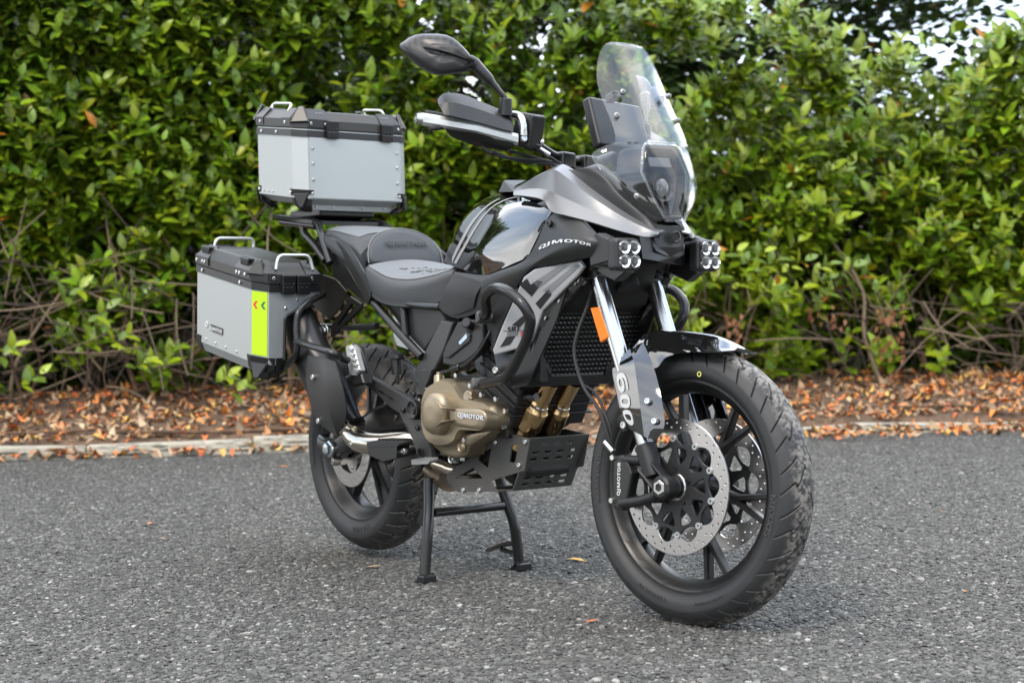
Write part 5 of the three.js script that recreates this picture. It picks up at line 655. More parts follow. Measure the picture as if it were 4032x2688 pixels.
// main frame plates on the near and far side
{
  const rail = [[.5993,.7308,.14], [.6634,.7219,.14], [.6117,.6392,.15], [.5753,.597,.15], [.5488,.56,.15], [.5396,.4922,.15], [.5498,.4194,.15], [.5526,.3574,.145], [.5295,.3345,.145], [.4829,.3362,.145], [.4928,.411,.15], [.5107,.4912,.15], [.4968,.5476,.15], [.4664,.5811,.15], [.4722,.5983,.15], [.5097,.6328,.15]];
  const [fr] = pair('frame_plate', plate(rail, 0.035, { bev: 0.006, seg: 2 }), mat('frame_paint', 0.026, 0.38), bike, 'dark cast frame plate around the swingarm pivot');
  const hang = [[.2285,.5611,.172], [.2607,.5688,.172], [.3929,.5355,.172], [.4932,.5075,.172], [.5291,.4928,.172], [.5433,.4484,.172], [.5597,.4155,.172], [.5723,.3937,.172], [.5812,.3523,.172], [.5349,.34,.172], [.5068,.3677,.172], [.4746,.4114,.172], [.4396,.444,.172], [.4231,.4663,.172], [.3749,.4818,.172], [.2709,.5313,.172], [.2314,.5451,.172]];
  const hole = [[.2935,.533,.172], [.327,.5339,.172], [.3976,.5114,.172], [.4025,.4972,.172], [.3701,.5019,.172]];
  const hole2 = [[.4459,.4443,.172], [.4598,.4449,.172], [.4905,.4178,.172], [.4953,.401,.172], [.4829,.4089,.172]];
  const [hg] = pair('footrest_hanger', plate(hang, 0.022, { bev: 0.005, seg: 2, holes: [hole, hole2] }), mat('hanger_paint', 0.03, 0.4), bike, 'dark cast footrest hanger');
  const [gd] = pair('heel_guard', plate([[.4679,.5531,.165], [.4838,.5563,.165], [.5416,.5126,.165], [.5703,.5163,.165], [.5507,.5438,.165], [.5665,.5609,.165], [.5878,.5948,.165], [.5317,.594,.165]], 0.012, { bev: 0.003 }), M.grey_plastic, bike);
  for (const p of [[.5083,.5556,.162], [.5061,.5227,.176], [.5231,.4308,.176], [.4522,.4774,.178], [.4162,.4548,.178]]) mesh('frame_bolt', bolt(p, [0, 0, 1], 0.008, 0.004), M.satin_black, bike);
  mesh('pivot_cap', turned([[0, 0.006], [0.011, 0.006], [0.013, 0.002], [0.022, 0.004], [0.024, 0.008], [0.027, 0.006], [0.027, -0.01]], [.5163,.4804,.182], [0, 0, 1], 26), M.satin_black, bike);
  mesh('pivot_cap', turned([[0, 0.004], [0.014, 0.004], [0.016, 0], [0.016, -0.01]], [.5386,.3613,.176], [0, 0, 1], 20), M.satin_black, bike);
  // swingarm
  pair('swingarm', loft([[[-.1198,.3496,.115], 0.03], [[-.0258,.3379,.12], 0.034], [[.205,.4316,.12], 0.038], [[.3653,.4614,.115], 0.045], [[.428,.4689,.1], 0.05]].map(([p, h]) => [[p[0], p[1] + h, p[2] - 0.02], [p[0], p[1] + h, p[2] + 0.01], [p[0], p[1] + h * 0.6, p[2] + 0.018], [p[0], p[1] - h * 0.6, p[2] + 0.018], [p[0], p[1] - h, p[2] + 0.01], [p[0], p[1] - h, p[2] - 0.02]]), { n: 2, m: 1 }), M.black_metal, bike);
  mesh('swingarm_bridge', rbox(0.09, 0.11, 0.24, 0.02).translate(0.4, 0.46, 0), M.black_metal, bike);
  mesh('rear_axle', cyl([AR[0], AR[1], -0.15], [AR[0], AR[1], 0.15], 0.011), M.steel, bike);
  mesh('axle_nut', [turned([[0.0, 0.012], [0.012, 0.012], [0.018, 0.01], [0.02, 0], [0.026, -0.002], [0.026, -0.01]], [-.0206,.3401,.152], [0, 0, 1], 6)], mat('zinc', [0.5, 0.58, 0.6], 0.3, 1), bike);
  mesh('chain_adjuster', cyl([-.0175,.3023,.14], [-.0104,.3011,.115], 0.014, 0.014), M.steel, bike);
  mesh('rear_caliper', rbox(0.09, 0.05, 0.05, 0.01).translate(0.085, 0.41, 0.1), M.satin_black, bike);
  // footrests
  mesh('footrest_rubber', [loft([[[.4564,.3947,.3], [.5062,.4004,.3], [.6111,.4047,.3], [.6227,.3979,.3], [.6155,.3912,.3], [.4582,.3815,.3]], [[.4564,.3947,.3], [.5062,.4004,.3], [.6111,.4047,.3], [.6227,.3979,.3], [.6155,.3912,.3], [.4582,.3815,.3]].map(p => [p[0] - 0.02, p[1] + 0.004, p[2] - 0.06])], { n: 1, m: 1 }), ...[0, 1, 2, 3, 4, 5].map(i => rbox(0.006, 0.008, 0.05, 0.001).translate(...(() => { const p = lerp([.5205,.3988,.3], [.6089,.402,.3], i / 5); return [p[0] - 0.01, p[1] + 0.004, p[2] - 0.03]; })()))], M.rubber, bike);
  mesh('footrest', [loft([[[.4571,.3813,.298], [.6103,.3908,.298], [.6065,.3598,.298], [.5371,.3462,.298], [.4579,.3603,.298]], [[.4571,.3813,.298], [.6103,.3908,.298], [.6065,.3598,.298], [.5371,.3462,.298], [.4579,.3603,.298]].map(p => [p[0] - 0.015, p[1] + 0.002, p[2] - 0.05])], { n: 1, m: 1 }), bar([[.5619,.3697,.26], [.5153,.3666,.19]], 0.014)], M.satin_black, bike);
  mesh('footrest_pin', bolt([.6083,.3771,.276], [0.3, 0, 1], 0.009, 0.006), M.bolt_steel, bike);
  mesh('footrest', mirror(bar([[.4803,.3872,.28], [.484,.3636,.17]], 0.016)), M.satin_black, bike);
  mesh('brake_pedal_pad', [loft([[[.5266,.343,.2], [.5443,.3471,.2], [.6136,.3514,.2], [.6202,.345,.2], [.6098,.3376,.2], [.5297,.3298,.2]], [[.5266,.343,.2], [.5443,.3471,.2], [.6136,.3514,.2], [.6202,.345,.2], [.6098,.3376,.2], [.5297,.3298,.2]].map(p => [p[0], p[1] + 0.003, p[2] - 0.03])], { n: 1, m: 1 })], M.alu_bright, bike);
  mesh('brake_pedal', bar([[.5625,.3309,.185], [.4969,.2972,.175], [.5024,.3081,.16], [.5304,.3477,.15]], 0.007, { f: 0.01 }), M.satin_black, bike);
  const pp = [[.2367,.6575,.235], [.2674,.6616,.235], [.2864,.6498,.235], [.3152,.5888,.235], [.2916,.5726,.235], [.2567,.5739,.235]]; mesh('passenger_peg', [plate(pp, 0.022, { bev: 0.003 }), ...[0, 1, 2, 3, 4].map(i => { const p = lerp([.276,.6498,.238], [.305,.5907,.238], i / 4); return rbox(0.022, 0.009, 0.01, 0.002).rotateZ(-0.25).translate(...p); })], mat('peg_alu', [0.6, 0.61, 0.6], 0.35, 0.6), bike, 'folded aluminium passenger footpeg');
  mesh('passenger_peg', mirror(plate(pp, 0.022, { bev: 0.003 })), M.alu_bright, bike);
  mesh('peg_bracket', [plate([[.2443,.5735,.23], [.3143,.5807,.23], [.3287,.5534,.23], [.2745,.5423,.23], [.2475,.5516,.23]], 0.03, { bev: 0.004 }), bar([[.2446,.663,.21], [.2747,.651,.205], [.2956,.6033,.2], [.3008,.5653,.19]], 0.008, { f: 0.03 })], M.grey_plastic, bike);
  mesh('master_cylinder', [cyl([.3669,.5768,.14], [.3646,.6223,.14], 0.016), cyl([.3756,.6184,.14], [.3737,.6303,.14], 0.019), cyl([.3683,.5471,.14], [.369,.5729,.14], 0.006)], M.satin_black, bike);
}
// muffler with heat shield, and link pipe
{
  const ax = [[[-.0293,.7475,.24], 0.05], [[.0005,.6983,.24], 0.06], [[.0505,.6253,.238], 0.066], [[.1105,.5475,.232], 0.066], [[.1651,.4827,.22], 0.056], [[.2054,.445,.21], 0.04], [[.229,.4309,.205], 0.031]];
  const d = v3(ax[5][0]).sub(v3(ax[1][0])).normalize(), b = v3([0, 0, 1]); b.addScaledVector(d, -b.z * d.z).normalize(); const e = d.clone().cross(b).normalize();
  const rg = ([p, r]) => { const o = []; for (let i = 0; i < 12; i++) { const a = i / 12 * 2 * PI; o.push(v3(p).addScaledVector(b, Math.cos(a) * r * 0.85).addScaledVector(e, Math.sin(a) * r * 1.05).toArray()); } return o; };
  const mf = mesh('muffler', loft(ax.map(rg), { n: 4, m: 2 }), M.satin_black, bike, 'black silencer angled up beside the rear wheel');
  const hs = [[[.1316,.6323,.3], [.2247,.6273,.302], [.2837,.6161,.296]], [[.1136,.5678,.298], [.2341,.5587,.304], [.3066,.5511,.29]], [[.1119,.4927,.285], [.2332,.497,.296], [.3037,.4985,.276]], [[.1174,.435,.262], [.2235,.449,.278], [.2713,.45,.258]], [[.1645,.3969,.235], [.1874,.394,.238], [.202,.4076,.236]]];
  mesh('heat_shield', panel(hs, { nu: 4, nv: 4, t: 0.004, inside: [0.2, 0.55, 0.15], lu: true, crease: 22 }), mat('shield_grey', 0.034, 0.42), mf, 'faceted dark grey heat shield');
  for (const p of [[.1704,.5692,.306], [.1341,.4385,.27]]) mesh('shield_bolt', bolt(p, [0, 0, 1], 0.009, 0.005), M.steel, mf);
  mesh('muffler_collar', cyl([.2269,.4367,.205], [.2084,.4193,.204], 0.036, 0.037), M.exhaust_steel, mf);
  mesh('link_pipe', bar([[.234,.4441,.205], [.2075,.4122,.205], [.2554,.3823,.21], [.3344,.3759,.2], [.4551,.3858,.16], [.5187,.3851,.12]], 0.032, { f: 0.06, seg: 18, sm: 8 }), M.exhaust_steel, bike, 'bright bent exhaust link pipe');
  mesh('pipe_bolt', bolt([.2683,.3797,.236], [0, 0, 1], 0.009, 0.005), M.bolt_steel, bike);
}
// engine
{
  mesh('crankcase', loft([[[.447,.5325,.085], [.5472,.5732,.085], [.6701,.5488,.085], [.805,.5104,.085], [.8295,.4388,.085], [.7301,.39,.085], [.5417,.3799,.085], [.4484,.4077,.085]], [[.447,.5325,.085], [.5472,.5732,.085], [.6701,.5488,.085], [.805,.5104,.085], [.8295,.4388,.085], [.7301,.39,.085], [.5417,.3799,.085], [.4484,.4077,.085]].map(p => [p[0], p[1], -0.12])], { n: 1, m: 1 }), M.cast_black, bike);
  mesh('sump', rbox(0.3, 0.1, 0.16, 0.02).translate(0.75, 0.36, 0), M.cast_black, bike);
  const blk = (x, y, w, h, d, a) => rbox(w, h, d, 0.01).rotateZ(a).translate(x, y, 0);
  mesh('cylinder_block', [blk(0.86, 0.57, 0.17, 0.2, 0.25, -0.5), ...[0, 1, 2, 3, 4].map(i => blk(0.83 + i * 0.012, 0.52 + i * 0.024, 0.19, 0.006, 0.27, -0.5))], M.cast_black, bike);
  mesh('cylinder_head', blk(0.92, 0.69, 0.2, 0.12, 0.29, -0.5), M.cast_black, bike);
  const z0 = 0.155, O1 = [[.5504,.5108,.155], [.5708,.541,.155], [.5881,.5521,.155], [.6317,.5664,.155], [.665,.571,.155], [.7021,.5626,.155], [.7292,.5423,.155], [.7514,.5208,.155], [.783,.5191,.155], [.8712,.5104,.155], [.8902,.4933,.155], [.8916,.463,.155], [.8738,.4445,.155], [.8298,.4348,.155], [.749,.4336,.155], [.7258,.4195,.155], [.7067,.3976,.155], [.6455,.3837,.155], [.5882,.3886,.155], [.555,.4165,.155], [.5441,.462,.155]];
  const cv = mesh('clutch_cover', pillow(O1, [0, 0, 1], 0.028, { back: 0.075, m: 2, rings: [[1, 0], [1, 0.3], [0.985, 0.6], [0.96, 0.72], [0.94, 1.0]] }), M.bronze, bike, 'bronze engine side cover with maker lettering');
  const O2 = [[.5906,.4785,.183], [.5978,.508,.183], [.6152,.5272,.183], [.6442,.5372,.183], [.6772,.5355,.183], [.7026,.5218,.183], [.7133,.4908,.183], [.703,.4565,.183], [.6883,.4297,.183], [.655,.4162,.183], [.6218,.4212,.183], [.6006,.4389,.183]];
  mesh('cover_boss', pillow(O2, [0, 0, 1], 0.034, { back: 0.01, m: 2, rings: [[1, 0], [0.96, 0.5], [0.86, 0.85], [0.6, 1], [0.3, 1.02]] }), M.bronze, cv);
  const O3 = [[.7271,.4874,.183], [.7456,.4933,.183], [.8445,.4967,.183], [.8794,.4929,.183], [.8941,.4771,.183], [.887,.4541,.183], [.865,.443,.183], [.8076,.4442,.183], [.749,.4493,.183], [.7286,.4602,.183]];
  mesh('cover_nose', pillow(O3, [0, 0, 1], 0.024, { back: 0.02, m: 2, rings: [[1, 0], [0.985, 0.6], [0.95, 0.95], [0.6, 1]] }), M.bronze, cv);
  mesh('cover_rib', [plate([[.6536,.5254,.21], [.7146,.498,.226], [.7571,.4954,.222], [.7098,.4926,.226]], 0.02, { bev: 0.002 }), plate([[.6582,.435,.21], [.7059,.4599,.224], [.7562,.4632,.222], [.7104,.4549,.224]], 0.02, { bev: 0.002 })], M.bronze, cv);
  { const g = text('QJMOTOR', 0.0115, 0.0018, 1.75), a = v3([.7755,.4794,.21]), b2 = v3([.8902,.4744,.208]), x = b2.clone().sub(a); const L = x.length(); x.normalize(); const y = v3([0, 1, 0]); y.addScaledVector(x, -y.dot(x)).normalize(); g.computeBoundingBox(); g.scale(L / (g.boundingBox.max.x - g.boundingBox.min.x), 1, 1); g.applyMatrix4(new THREE.Matrix4().makeBasis(x, y, x.clone().cross(y)).setPosition(a.lerp(b2, 0.5))); mesh('cover_lettering', g, mat('letter_steel', [0.62, 0.64, 0.68], 0.35, 0.4), cv); }
  mesh('filler_neck', [cyl([.6121,.5395,.16], [.5982,.5762,.15], 0.015), cyl([.5996,.5736,.15], [.5999,.587,.15], 0.0085)], M.bronze, cv);
  mesh('oil_cap', [turned([[0, 0.008], [0.014, 0.008], [0.017, 0.004], [0.017, -0.02]], [.7623,.5254,.165], [0, 0.3, 1], 20), place(rbox(0.034, 0.006, 0.008, 0.002), [.7796,.5269,.176], [1, -0.5, 0], [0, 1, 0])], M.bronze, cv);
  for (const p of [[.7029,.5798,.16], [.7715,.554,.162], [.8266,.5311,.165], [.8919,.5221,.165], [.9112,.4913,.15], [.9037,.4501,.15], [.7808,.4112,.19]]) mesh('cover_bolt', hexbolt(p, [0, 0, 1], 0.0075, 0.008), M.bolt_steel, cv);
  mesh('lower_case', pillow([[.5466,.4227,.15], [.6421,.3917,.15], [.7208,.4221,.15], [.8483,.4367,.15], [.7504,.3932,.15], [.7345,.3662,.15], [.688,.3547,.15], [.6254,.3598,.15], [.5697,.3789,.15]], [0, 0, 1], 0.012, { back: 0.05, m: 1 }), M.bronze, bike);
  mesh('drain_bolt', turned([[0, 0.004], [0.008, 0.004], [0.01, 0], [0.014, 0.004], [0.016, 0]], [.7247,.3883,.165], [0, 0, 1], 20), M.bronze, bike);
  mesh('drain_bolt', turned([[0, 0.004], [0.006, 0.004], [0.008, 0], [0.012, 0.003], [0.013, -0.02]], [.638,.3488,.14], [0, 0, 1], 20), M.bolt_steel, bike);
  // side cover over the airbox link above the engine
  const sc = [[.6391,.6358,.165], [.6516,.657,.165], [.7119,.7225,.165], [.7488,.7274,.165], [.8294,.7164,.165], [.8304,.673,.165], [.8051,.6422,.165], [.7503,.6159,.165], [.69,.6034,.165], [.6383,.6093,.165]];
  mesh('engine_side_cover', [plate(sc, 0.03, { bev: 0.005, seg: 2 }), plate([[.6529,.64,.171], [.6773,.6677,.171], [.7566,.6963,.171], [.7791,.6885,.171], [.7763,.6705,.171], [.6761,.6257,.171], [.6549,.6281,.171]], 0.012, { bev: 0.003 })], M.grey_plastic, bike);
  mesh('sight_window', plate([[.7291,.6705,.173], [.7617,.6912,.173], [.7692,.686,.173], [.7682,.6795,.173], [.738,.6627,.173], [.7303,.664,.173]], 0.004, { bev: 0.001 }), M.clear_blue, bike, 'small pale blue window in the dark engine cover');
  mesh('filler_cap', [cyl([.7752,.7116,.16], [.7894,.7222,.19], 0.014), cyl([.772,.7076,.15], [.7802,.7129,.165], 0.019)], M.satin_black, bike);
  mesh('clutch_cable', hose([[.618,.5861,.155], [.6777,.5938,.16], [.7666,.6149,.17], [.8212,.645,.17], [.8595,.6908,.165], [.8427,.7159,.14]], 0.0048), M.satin_black, bike);
  mesh('cable_sleeve', cyl([.673,.5938,.16], [.7239,.6039,.166], 0.0085), M.satin_black, bike);
  mesh('water_hose', hose([[.855,.5521,.1], [.8754,.5338,.11], [.9037,.524,.11], [.9746,.5269,.1]], 0.0105, { seg: 12 }), M.black_metal, bike);
  mesh('engine_hose', hose([[.7834,.7084,.12], [.7862,.6461,.12], [.7884,.5836,.11]], 0.016, { seg: 10 }), M.rubber, bike);
  mesh('engine_detail', [rbox(0.09, 0.05, 0.1, 0.006).translate(0.86, 0.5, 0.03), rbox(0.05, 0.09, 0.05, 0.006).translate(0.84, 0.46, 0.09)], M.satin_black, bike);
}
// header pipes with catalysts and lambda sensors
for (const [t, m, w, b, z] of [[[.9818,.5641,.06], [.9384,.5041,.065], [.894,.4367,.07], [.8608,.3944,.07], 0.06], [[.9629,.5606,-.03], [.916,.4995,-.025], [.8679,.4286,-.02], [.8347,.3877,-.02], -0.03]]) {
  const d = v3(w).sub(v3(m)).normalize(), L = v3(w).distanceTo(v3(m)); const q = (s) => v3(m).addScaledVector(d, s).toArray();
  const hp = mesh('header_pipe', bar([t, q(-0.01), q(0.02)], 0.0235, { seg: 20 }), M.exhaust_heat, bike, z > 0 ? 'straw coloured header pipe nearest the engine cover' : 'straw coloured header pipe nearest the front wheel');
  mesh('catalyst', turned([[0.0235, -0.012], [0.0255, 0], [0.0255, 0.006], [0.0325, 0.016], [0.0325, L - 0.012], [0.03, L - 0.003], [0.025, L + 0.004], [0.024, L + 0.06]], m, d, 26), M.exhaust_heat, hp);
  mesh('weld_ring', turned([[0.024, -0.004], [0.0268, -0.001], [0.0268, 0.003], [0.024, 0.006]], m, d, 24), M.exhaust_steel, hp);
  const s = v3(t).lerp(v3(m), 0.35); mesh('lambda_sensor', [cyl(s.toArray(), s.clone().add(v3([-0.03, 0.028, 0.02])).toArray(), 0.006), cyl(s.clone().add(v3([-0.012, 0.011, 0.008])).toArray(), s.clone().add(v3([-0.022, 0.02, 0.015])).toArray(), 0.0085)], M.steel, hp);
}
mesh('collector_pipe', bar([[.8473,.3931,.06], [.7727,.341,.06], [.6503,.3109,.06], [.5405,.3028,.05], [.4256,.3231,.05]], 0.028, { f: 0.06, seg: 14 }), M.exhaust_steel, bike);
mesh('collector_box', loft([[.4104,.3168,.04], [.4285,.2986,.03], [.4583,.2705,0]].map((p, i) => { const r = [0.03, 0.045, 0.045][i], o = []; for (let k = 0; k < 12; k++) { const a = k / 12 * 2 * PI; o.push([p[0], p[1] + Math.sin(a) * r * 0.8, p[2] + 0.02 + Math.cos(a) * r]); } return o; }), { n: 2, m: 1 }), mat('exhaust_dull', [0.2, 0.16, 0.12], 0.35, 0.9), bike);
// skid plate
{
  const side = [[.5507,.2924,.1], [.5861,.3174,.1], [.6893,.3595,.1], [.7033,.3921,.1], [.8387,.4285,.1], [.9441,.4183,.1], [.9173,.3315,.1], [.9009,.3283,.1], [.7673,.2953,.1], [.7818,.279,.1], [.8074,.2688,.1], [.6042,.2539,.1], [.5583,.2721,.1]];
  const tri = [[.5933,.2891,.1], [.6815,.3263,.1], [.7297,.2988,.1]], qd = [[.7051,.3472,.1], [.7179,.3683,.1], [.7712,.3844,.1], [.7531,.3266,.1]], sl = [[.8498,.3506,.1], [.8625,.3963,.1], [.8942,.4014,.1], [.8801,.3546,.1], [.8678,.3487,.1]];
  const sg = plate(side, 0.004, { bev: 0.001, holes: [tri, qd, sl] });
  const [sp] = pair('skid_plate_side', sg, mat('skid_paint', [0.056, 0.054, 0.05], 0.5, 0.1, { bumpMap: grain, bumpScale: 0.00008 }), bike, 'dark cut-out side of the engine skid plate');
  const A = [.9441,.4183,.099], B = [.8646,.2766,.099], c = (t, k) => { const y = A[1] + (B[1] - A[1]) * t, x = A[0] + (B[0] - A[0]) * t, w = 0.0985; return [x, y, k * w]; };
  const out = [c(0, 1), c(1, 1), c(1, -1), c(0, -1)], slots = [];
  for (const [t, n, l] of [[0.13, 3, 0.1], [0.29, 4, 0.1], [0.42, 4, 0.1], [0.78, 4, 0.1], [0.9, 4, 0.1]]) for (let i = 0; i < n; i++) { const k0 = 0.78 - (n === 3 ? 0.22 : 0) - i * 0.42, k1 = k0 - 0.24, h = 0.028; slots.push([c(t - h, k0 - 0.03), c(t, k0), c(t + h, k0 - 0.03), c(t + h, k1 + 0.03), c(t, k1), c(t - h, k1 + 0.03)]); }
  mesh('skid_plate_front', plate(out, 0.004, { out: [1, 0, 0], bev: 0.0008, holes: slots }), M.skid_paint, bike, 'slotted dark front of the engine skid plate');
  mesh('skid_plate_floor', plate([[.8019,.2685,.096], [.8605,.2761,.096], [B[0], B[1] - 0.002, -0.096], [v3([.5984,.2532,.096]).x, v3([.5984,.2532,.096]).y, -0.096], [.5984,.2532,.096]], 0.004, { out: [0, -1, 0] }), M.skid_paint, bike);
  for (const p of [[.7923,.3999,.101], [.9262,.4095,.101], [.8963,.3463,.101], [.6375,.2615,.101], [.7136,.2673,.101]]) mesh('skid_bolt', bolt(p, [0, 0, 1], 0.008, 0.005), M.bolt_steel, bike);
}
// radiator
{
  const A = [1.1294,.7854,.106], B = [1.0147,.5855,.119], X0 = 1.118, rad = mesh('radiator', loft([0, 1].map(t => { const x = 1.118 - 0.105 * t, y = 0.79 - 0.205 * t; return [[x, y, 0.17], [x, y, -0.17], [x - 0.045, y - 0.01, -0.17], [x - 0.045, y - 0.01, 0.17]]; }), { n: 1, m: 1 }), M.deep_black, bike, 'black radiator behind a honeycomb guard');
  const bars = [], n = v3([0.205, -0.105, 0]).normalize(), d = v3([-0.105, -0.205, 0]).normalize(), L = Math.hypot(0.105, 0.205), o = v3([1.118, 0.79, 0]).addScaledVector(n, 0.006);
  const g1 = [], mk = (a, b, w) => { const A = v3(a), B = v3(b), x = B.clone().sub(A), len = x.length(); const q = new THREE.BoxGeometry(len, w, 0.003); return place(q, A.clone().lerp(B, 0.5).toArray(), x.toArray(), n.clone().cross(x).toArray()); };
  const nr = 17, ncol = 25; for (let i = 0; i <= nr; i++) { const c = o.clone().addScaledVector(d, L * i / nr); g1.push(mk([c.x, c.y, 0.168], [c.x, c.y, -0.168], 0.0026)); }
  for (let j = 0; j <= ncol; j++) { const z = 0.168 - j / ncol * 0.336, e = o.clone().addScaledVector(d, L); g1.push(mk([o.x, o.y, z], [e.x, e.y, z], 0.0026)); }
  mesh('radiator_guard', g1, M.black_metal, rad);
  const dots = []; for (let i = 0; i < nr; i++) for (let j = 0; j < ncol; j++) { const c = o.clone().addScaledVector(d, L * (i + 0.75) / nr); dots.push(new THREE.BoxGeometry(0.003, 0.003, 0.007).translate(c.x + 0.001, c.y, 0.168 - (j + 0.5) / ncol * 0.336)); }
  const dm = mesh('guard_edges', dots, mat('guard_worn', 0.09, 0.35, 0.5), rad); dm.userData.kind = 'stuff';
  mesh('radiator_tray', rbox(0.06, 0.035, 0.34, 0.008).rotateZ(-0.3).translate(0.99, 0.578, 0), M.satin_black, bike);
  for (const s of [1, -1]) mesh('inner_fairing', plate([[1.06, 0.83, 0.175 * s], [1.2, 0.84, 0.15 * s], [1.14, 0.72, 0.165 * s], [1.03, 0.56, 0.17 * s], [0.97, 0.55, 0.175 * s], [0.95, 0.72, 0.18 * s]], 0.006, { out: [0, 0, s] }), M.satin_black, bike);
  mesh('inner_panel', rbox(0.02, 0.26, 0.3, 0.006).rotateZ(-0.45).translate(1.06, 0.72, 0), M.deep_black, bike);
}
// crash bars
for (const s of [1, -1]) {
  let g = bar([[.8544,.7368,.185], [.9011,.7419,.2], [.941,.7899,.235], [1.0215,.8084,.262], [1.0938,.8005,.275], [1.1458,.7638,.265], [1.1564,.7281,.25], [1.1268,.6807,.24], [1.0407,.6016,.225], [.9851,.5768,.21], [.8426,.5602,.18]], 0.0135, { f: 0.045, seg: 14, sm: 6 }); if (s < 0) g = mirror(g);
  const cb = mesh('crash_bar', g, M.black_metal, bike, s > 0 ? 'black tubular crash bar looping over the silver shroud' : 'black tubular crash bar on the far side');
  if (s > 0) for (const p of [[.8556,.7356,.19], [.8288,.5611,.19]]) mesh('crash_bar_mount', turned([[0, 0.008], [0.012, 0.01], [0.016, 0.006], [0.0165, -0.03]], p, [-0.4, 0, 1], 18), mat('mount_grey', 0.07, 0.6), cb);
}
mesh('shroud_bolt', bolt([.9234,.5978,.19], [0.2, 0, 1], 0.01, 0.006), M.bolt_steel, bike);
// brake line down the fork
mesh('brake_hose', hose([[1.2015,.867,.08], [1.1923,.7682,.1], [1.1855,.6944,.13], [1.1839,.6391,.14], [1.2145,.5657,.14], [1.2758,.5066,.14], [1.3014,.447,.135], [1.3073,.4045,.125]], 0.0045, { n: 8 }), M.rubber, bike);
mesh('brake_hose', hose([[1.2145,.5657,.14], [1.2427,.5412,.12], [1.2947,.4703,.125], [1.3016,.4159,.12]], 0.004, { n: 8 }), M.rubber, bike);
mesh('banjo_fitting', cyl([1.2888,.4313,.135], [1.3137,.4063,.128], 0.0075), M.steel, bike);
// centre stand
{
  const leg = [[.4951,.2849,.122], [.4975,.2619,.124], [.5133,.1984,.135], [.5286,.1412,.15], [.5318,.0069,.166]];
  const cs = mesh('centre_stand', bar([[.5166,.1892,.12], [v3([.5166,.1892,.12]).x, v3([.5166,.1892,.12]).y, -0.12]], 0.0125, { seg: 14 }), M.black_metal, bike, 'black tubular centre stand planted on the tarmac');
  for (const s of [1, -1]) { let g = bar(leg, 0.0155, { f: 0.06, seg: 14 }); let f1 = panel([[[.4782,-.0088,.172], [.5154,-.0023,.17], [.5406,.0158,.17], [.5434,.0256,.17]].map(p => [p[0], p[1], p[2] + 0.016]), [[.4782,-.0088,.172], [.5154,-.0023,.17], [.5406,.0158,.17], [.5434,.0256,.17]].map(p => [p[0], p[1], p[2] - 0.03])], { nu: 4, nv: 1, t: 0.006, inside: [0.5, 0.2, 0.17] }); let f2 = rbox(0.035, 0.022, 0.045, 0.004).translate(v3([.544,.0036,.166]).x, 0.012, 0.166);
    if (s < 0) { g = mirror(g); f1 = mirror(f1); f2 = mirror(f2); }
    mesh('stand_leg', g, M.black_metal, cs); mesh('stand_foot', [f1, f2], M.black_metal, cs); }
  mesh('stand_gusset', plate([[.4131,.1868,.1], [.439,.2002,.1], [.4738,.1866,.1], [.4372,.1389,.1], [.3968,.1546,.1]], 0.006), M.black_metal, cs);
  mesh('stand_tang', [bar([[.5248,.0792,-.155], [.4135,.0585,-.19], [.2727,.0225,-.24]], 0.012, { f: 0.02, flat: 0.6 }), bar([[.522,.0472,-.16], [.4082,.0434,-.19]], 0.007)], M.black_metal, cs);
}
// ---------- luggage ----------
mat('case_black', 0.0085, 0.36, 0);
mat('lid_black', [0.036, 0.035, 0.031], 0.4, 0.3);
function basis(o, x, y, z) { return (a, b, c) => [o[0] + x[0] * a + y[0] * b + z[0] * c, o[1] + x[1] * a + y[1] * b + z[1] * c, o[2] + x[2] * a + y[2] * b + z[2] * c]; }
// a cased box from a plan outline (a,c) in its own frame: body, band, lid, corner guards
function aluCase(name, label, B, plan, h, opt) {
  const t = thing(name, label, opt.cat || 'case', 'aluminium luggage cases on the motorcycle'); delete t.userData.group;
  const cx = plan.reduce((s, p) => s + p[0], 0) / plan.length, cz = plan.reduce((s, p) => s + p[1], 0) / plan.length;
  const ring = (y, k) => plan.map(([a, c]) => { const da = a - cx, dc = c - cz, l = Math.hypot(da, dc); const q = 1 + k / l; return B(cx + da * q, y, cz + dc * q); });
  const bt = opt.taper || 0.02;
  mesh('case_body', loft([ring(0, -0.035), ring(bt, 0), ring(h, 0)], { n: 1, m: 1, crease: 15 }), M.alu_case, t);
  mesh('case_band', loft([ring(h - 0.024, 0.001), ring(h - 0.024, 0.004), ring(h - 0.003, 0.004), ring(h - 0.003, 0.001)], { n: 1, m: 1, crease: 15 }), M.case_black, t);
  mesh('lid_seal', loft([ring(h - 0.004, -0.004), ring(h + 0.006, -0.004)], { n: 1, m: 1, crease: 15 }), M.deep_black, t);
  mesh('lid', loft([ring(h + 0.004, 0.001), ring(h + 0.004, 0.004), ring(h + 0.03, 0.004), ring(h + 0.056, -0.028), ring(h + 0.058, -0.04)], { n: 1, m: 1, crease: 15 }), M.lid_black, t);
  return { t, ring, cx, cz };
}
function caseBolt(t, p, d, r = 0.005) { return mesh('rivet', bolt(p, d, r, 0.0025), M.bolt_steel, t); }
// geometry of one corner guard on a case: wraps the corner at lid height or foot
function corner(t, name, P, out, h, tri) { const g = mesh(name, P, M.case_black, t); return g; }

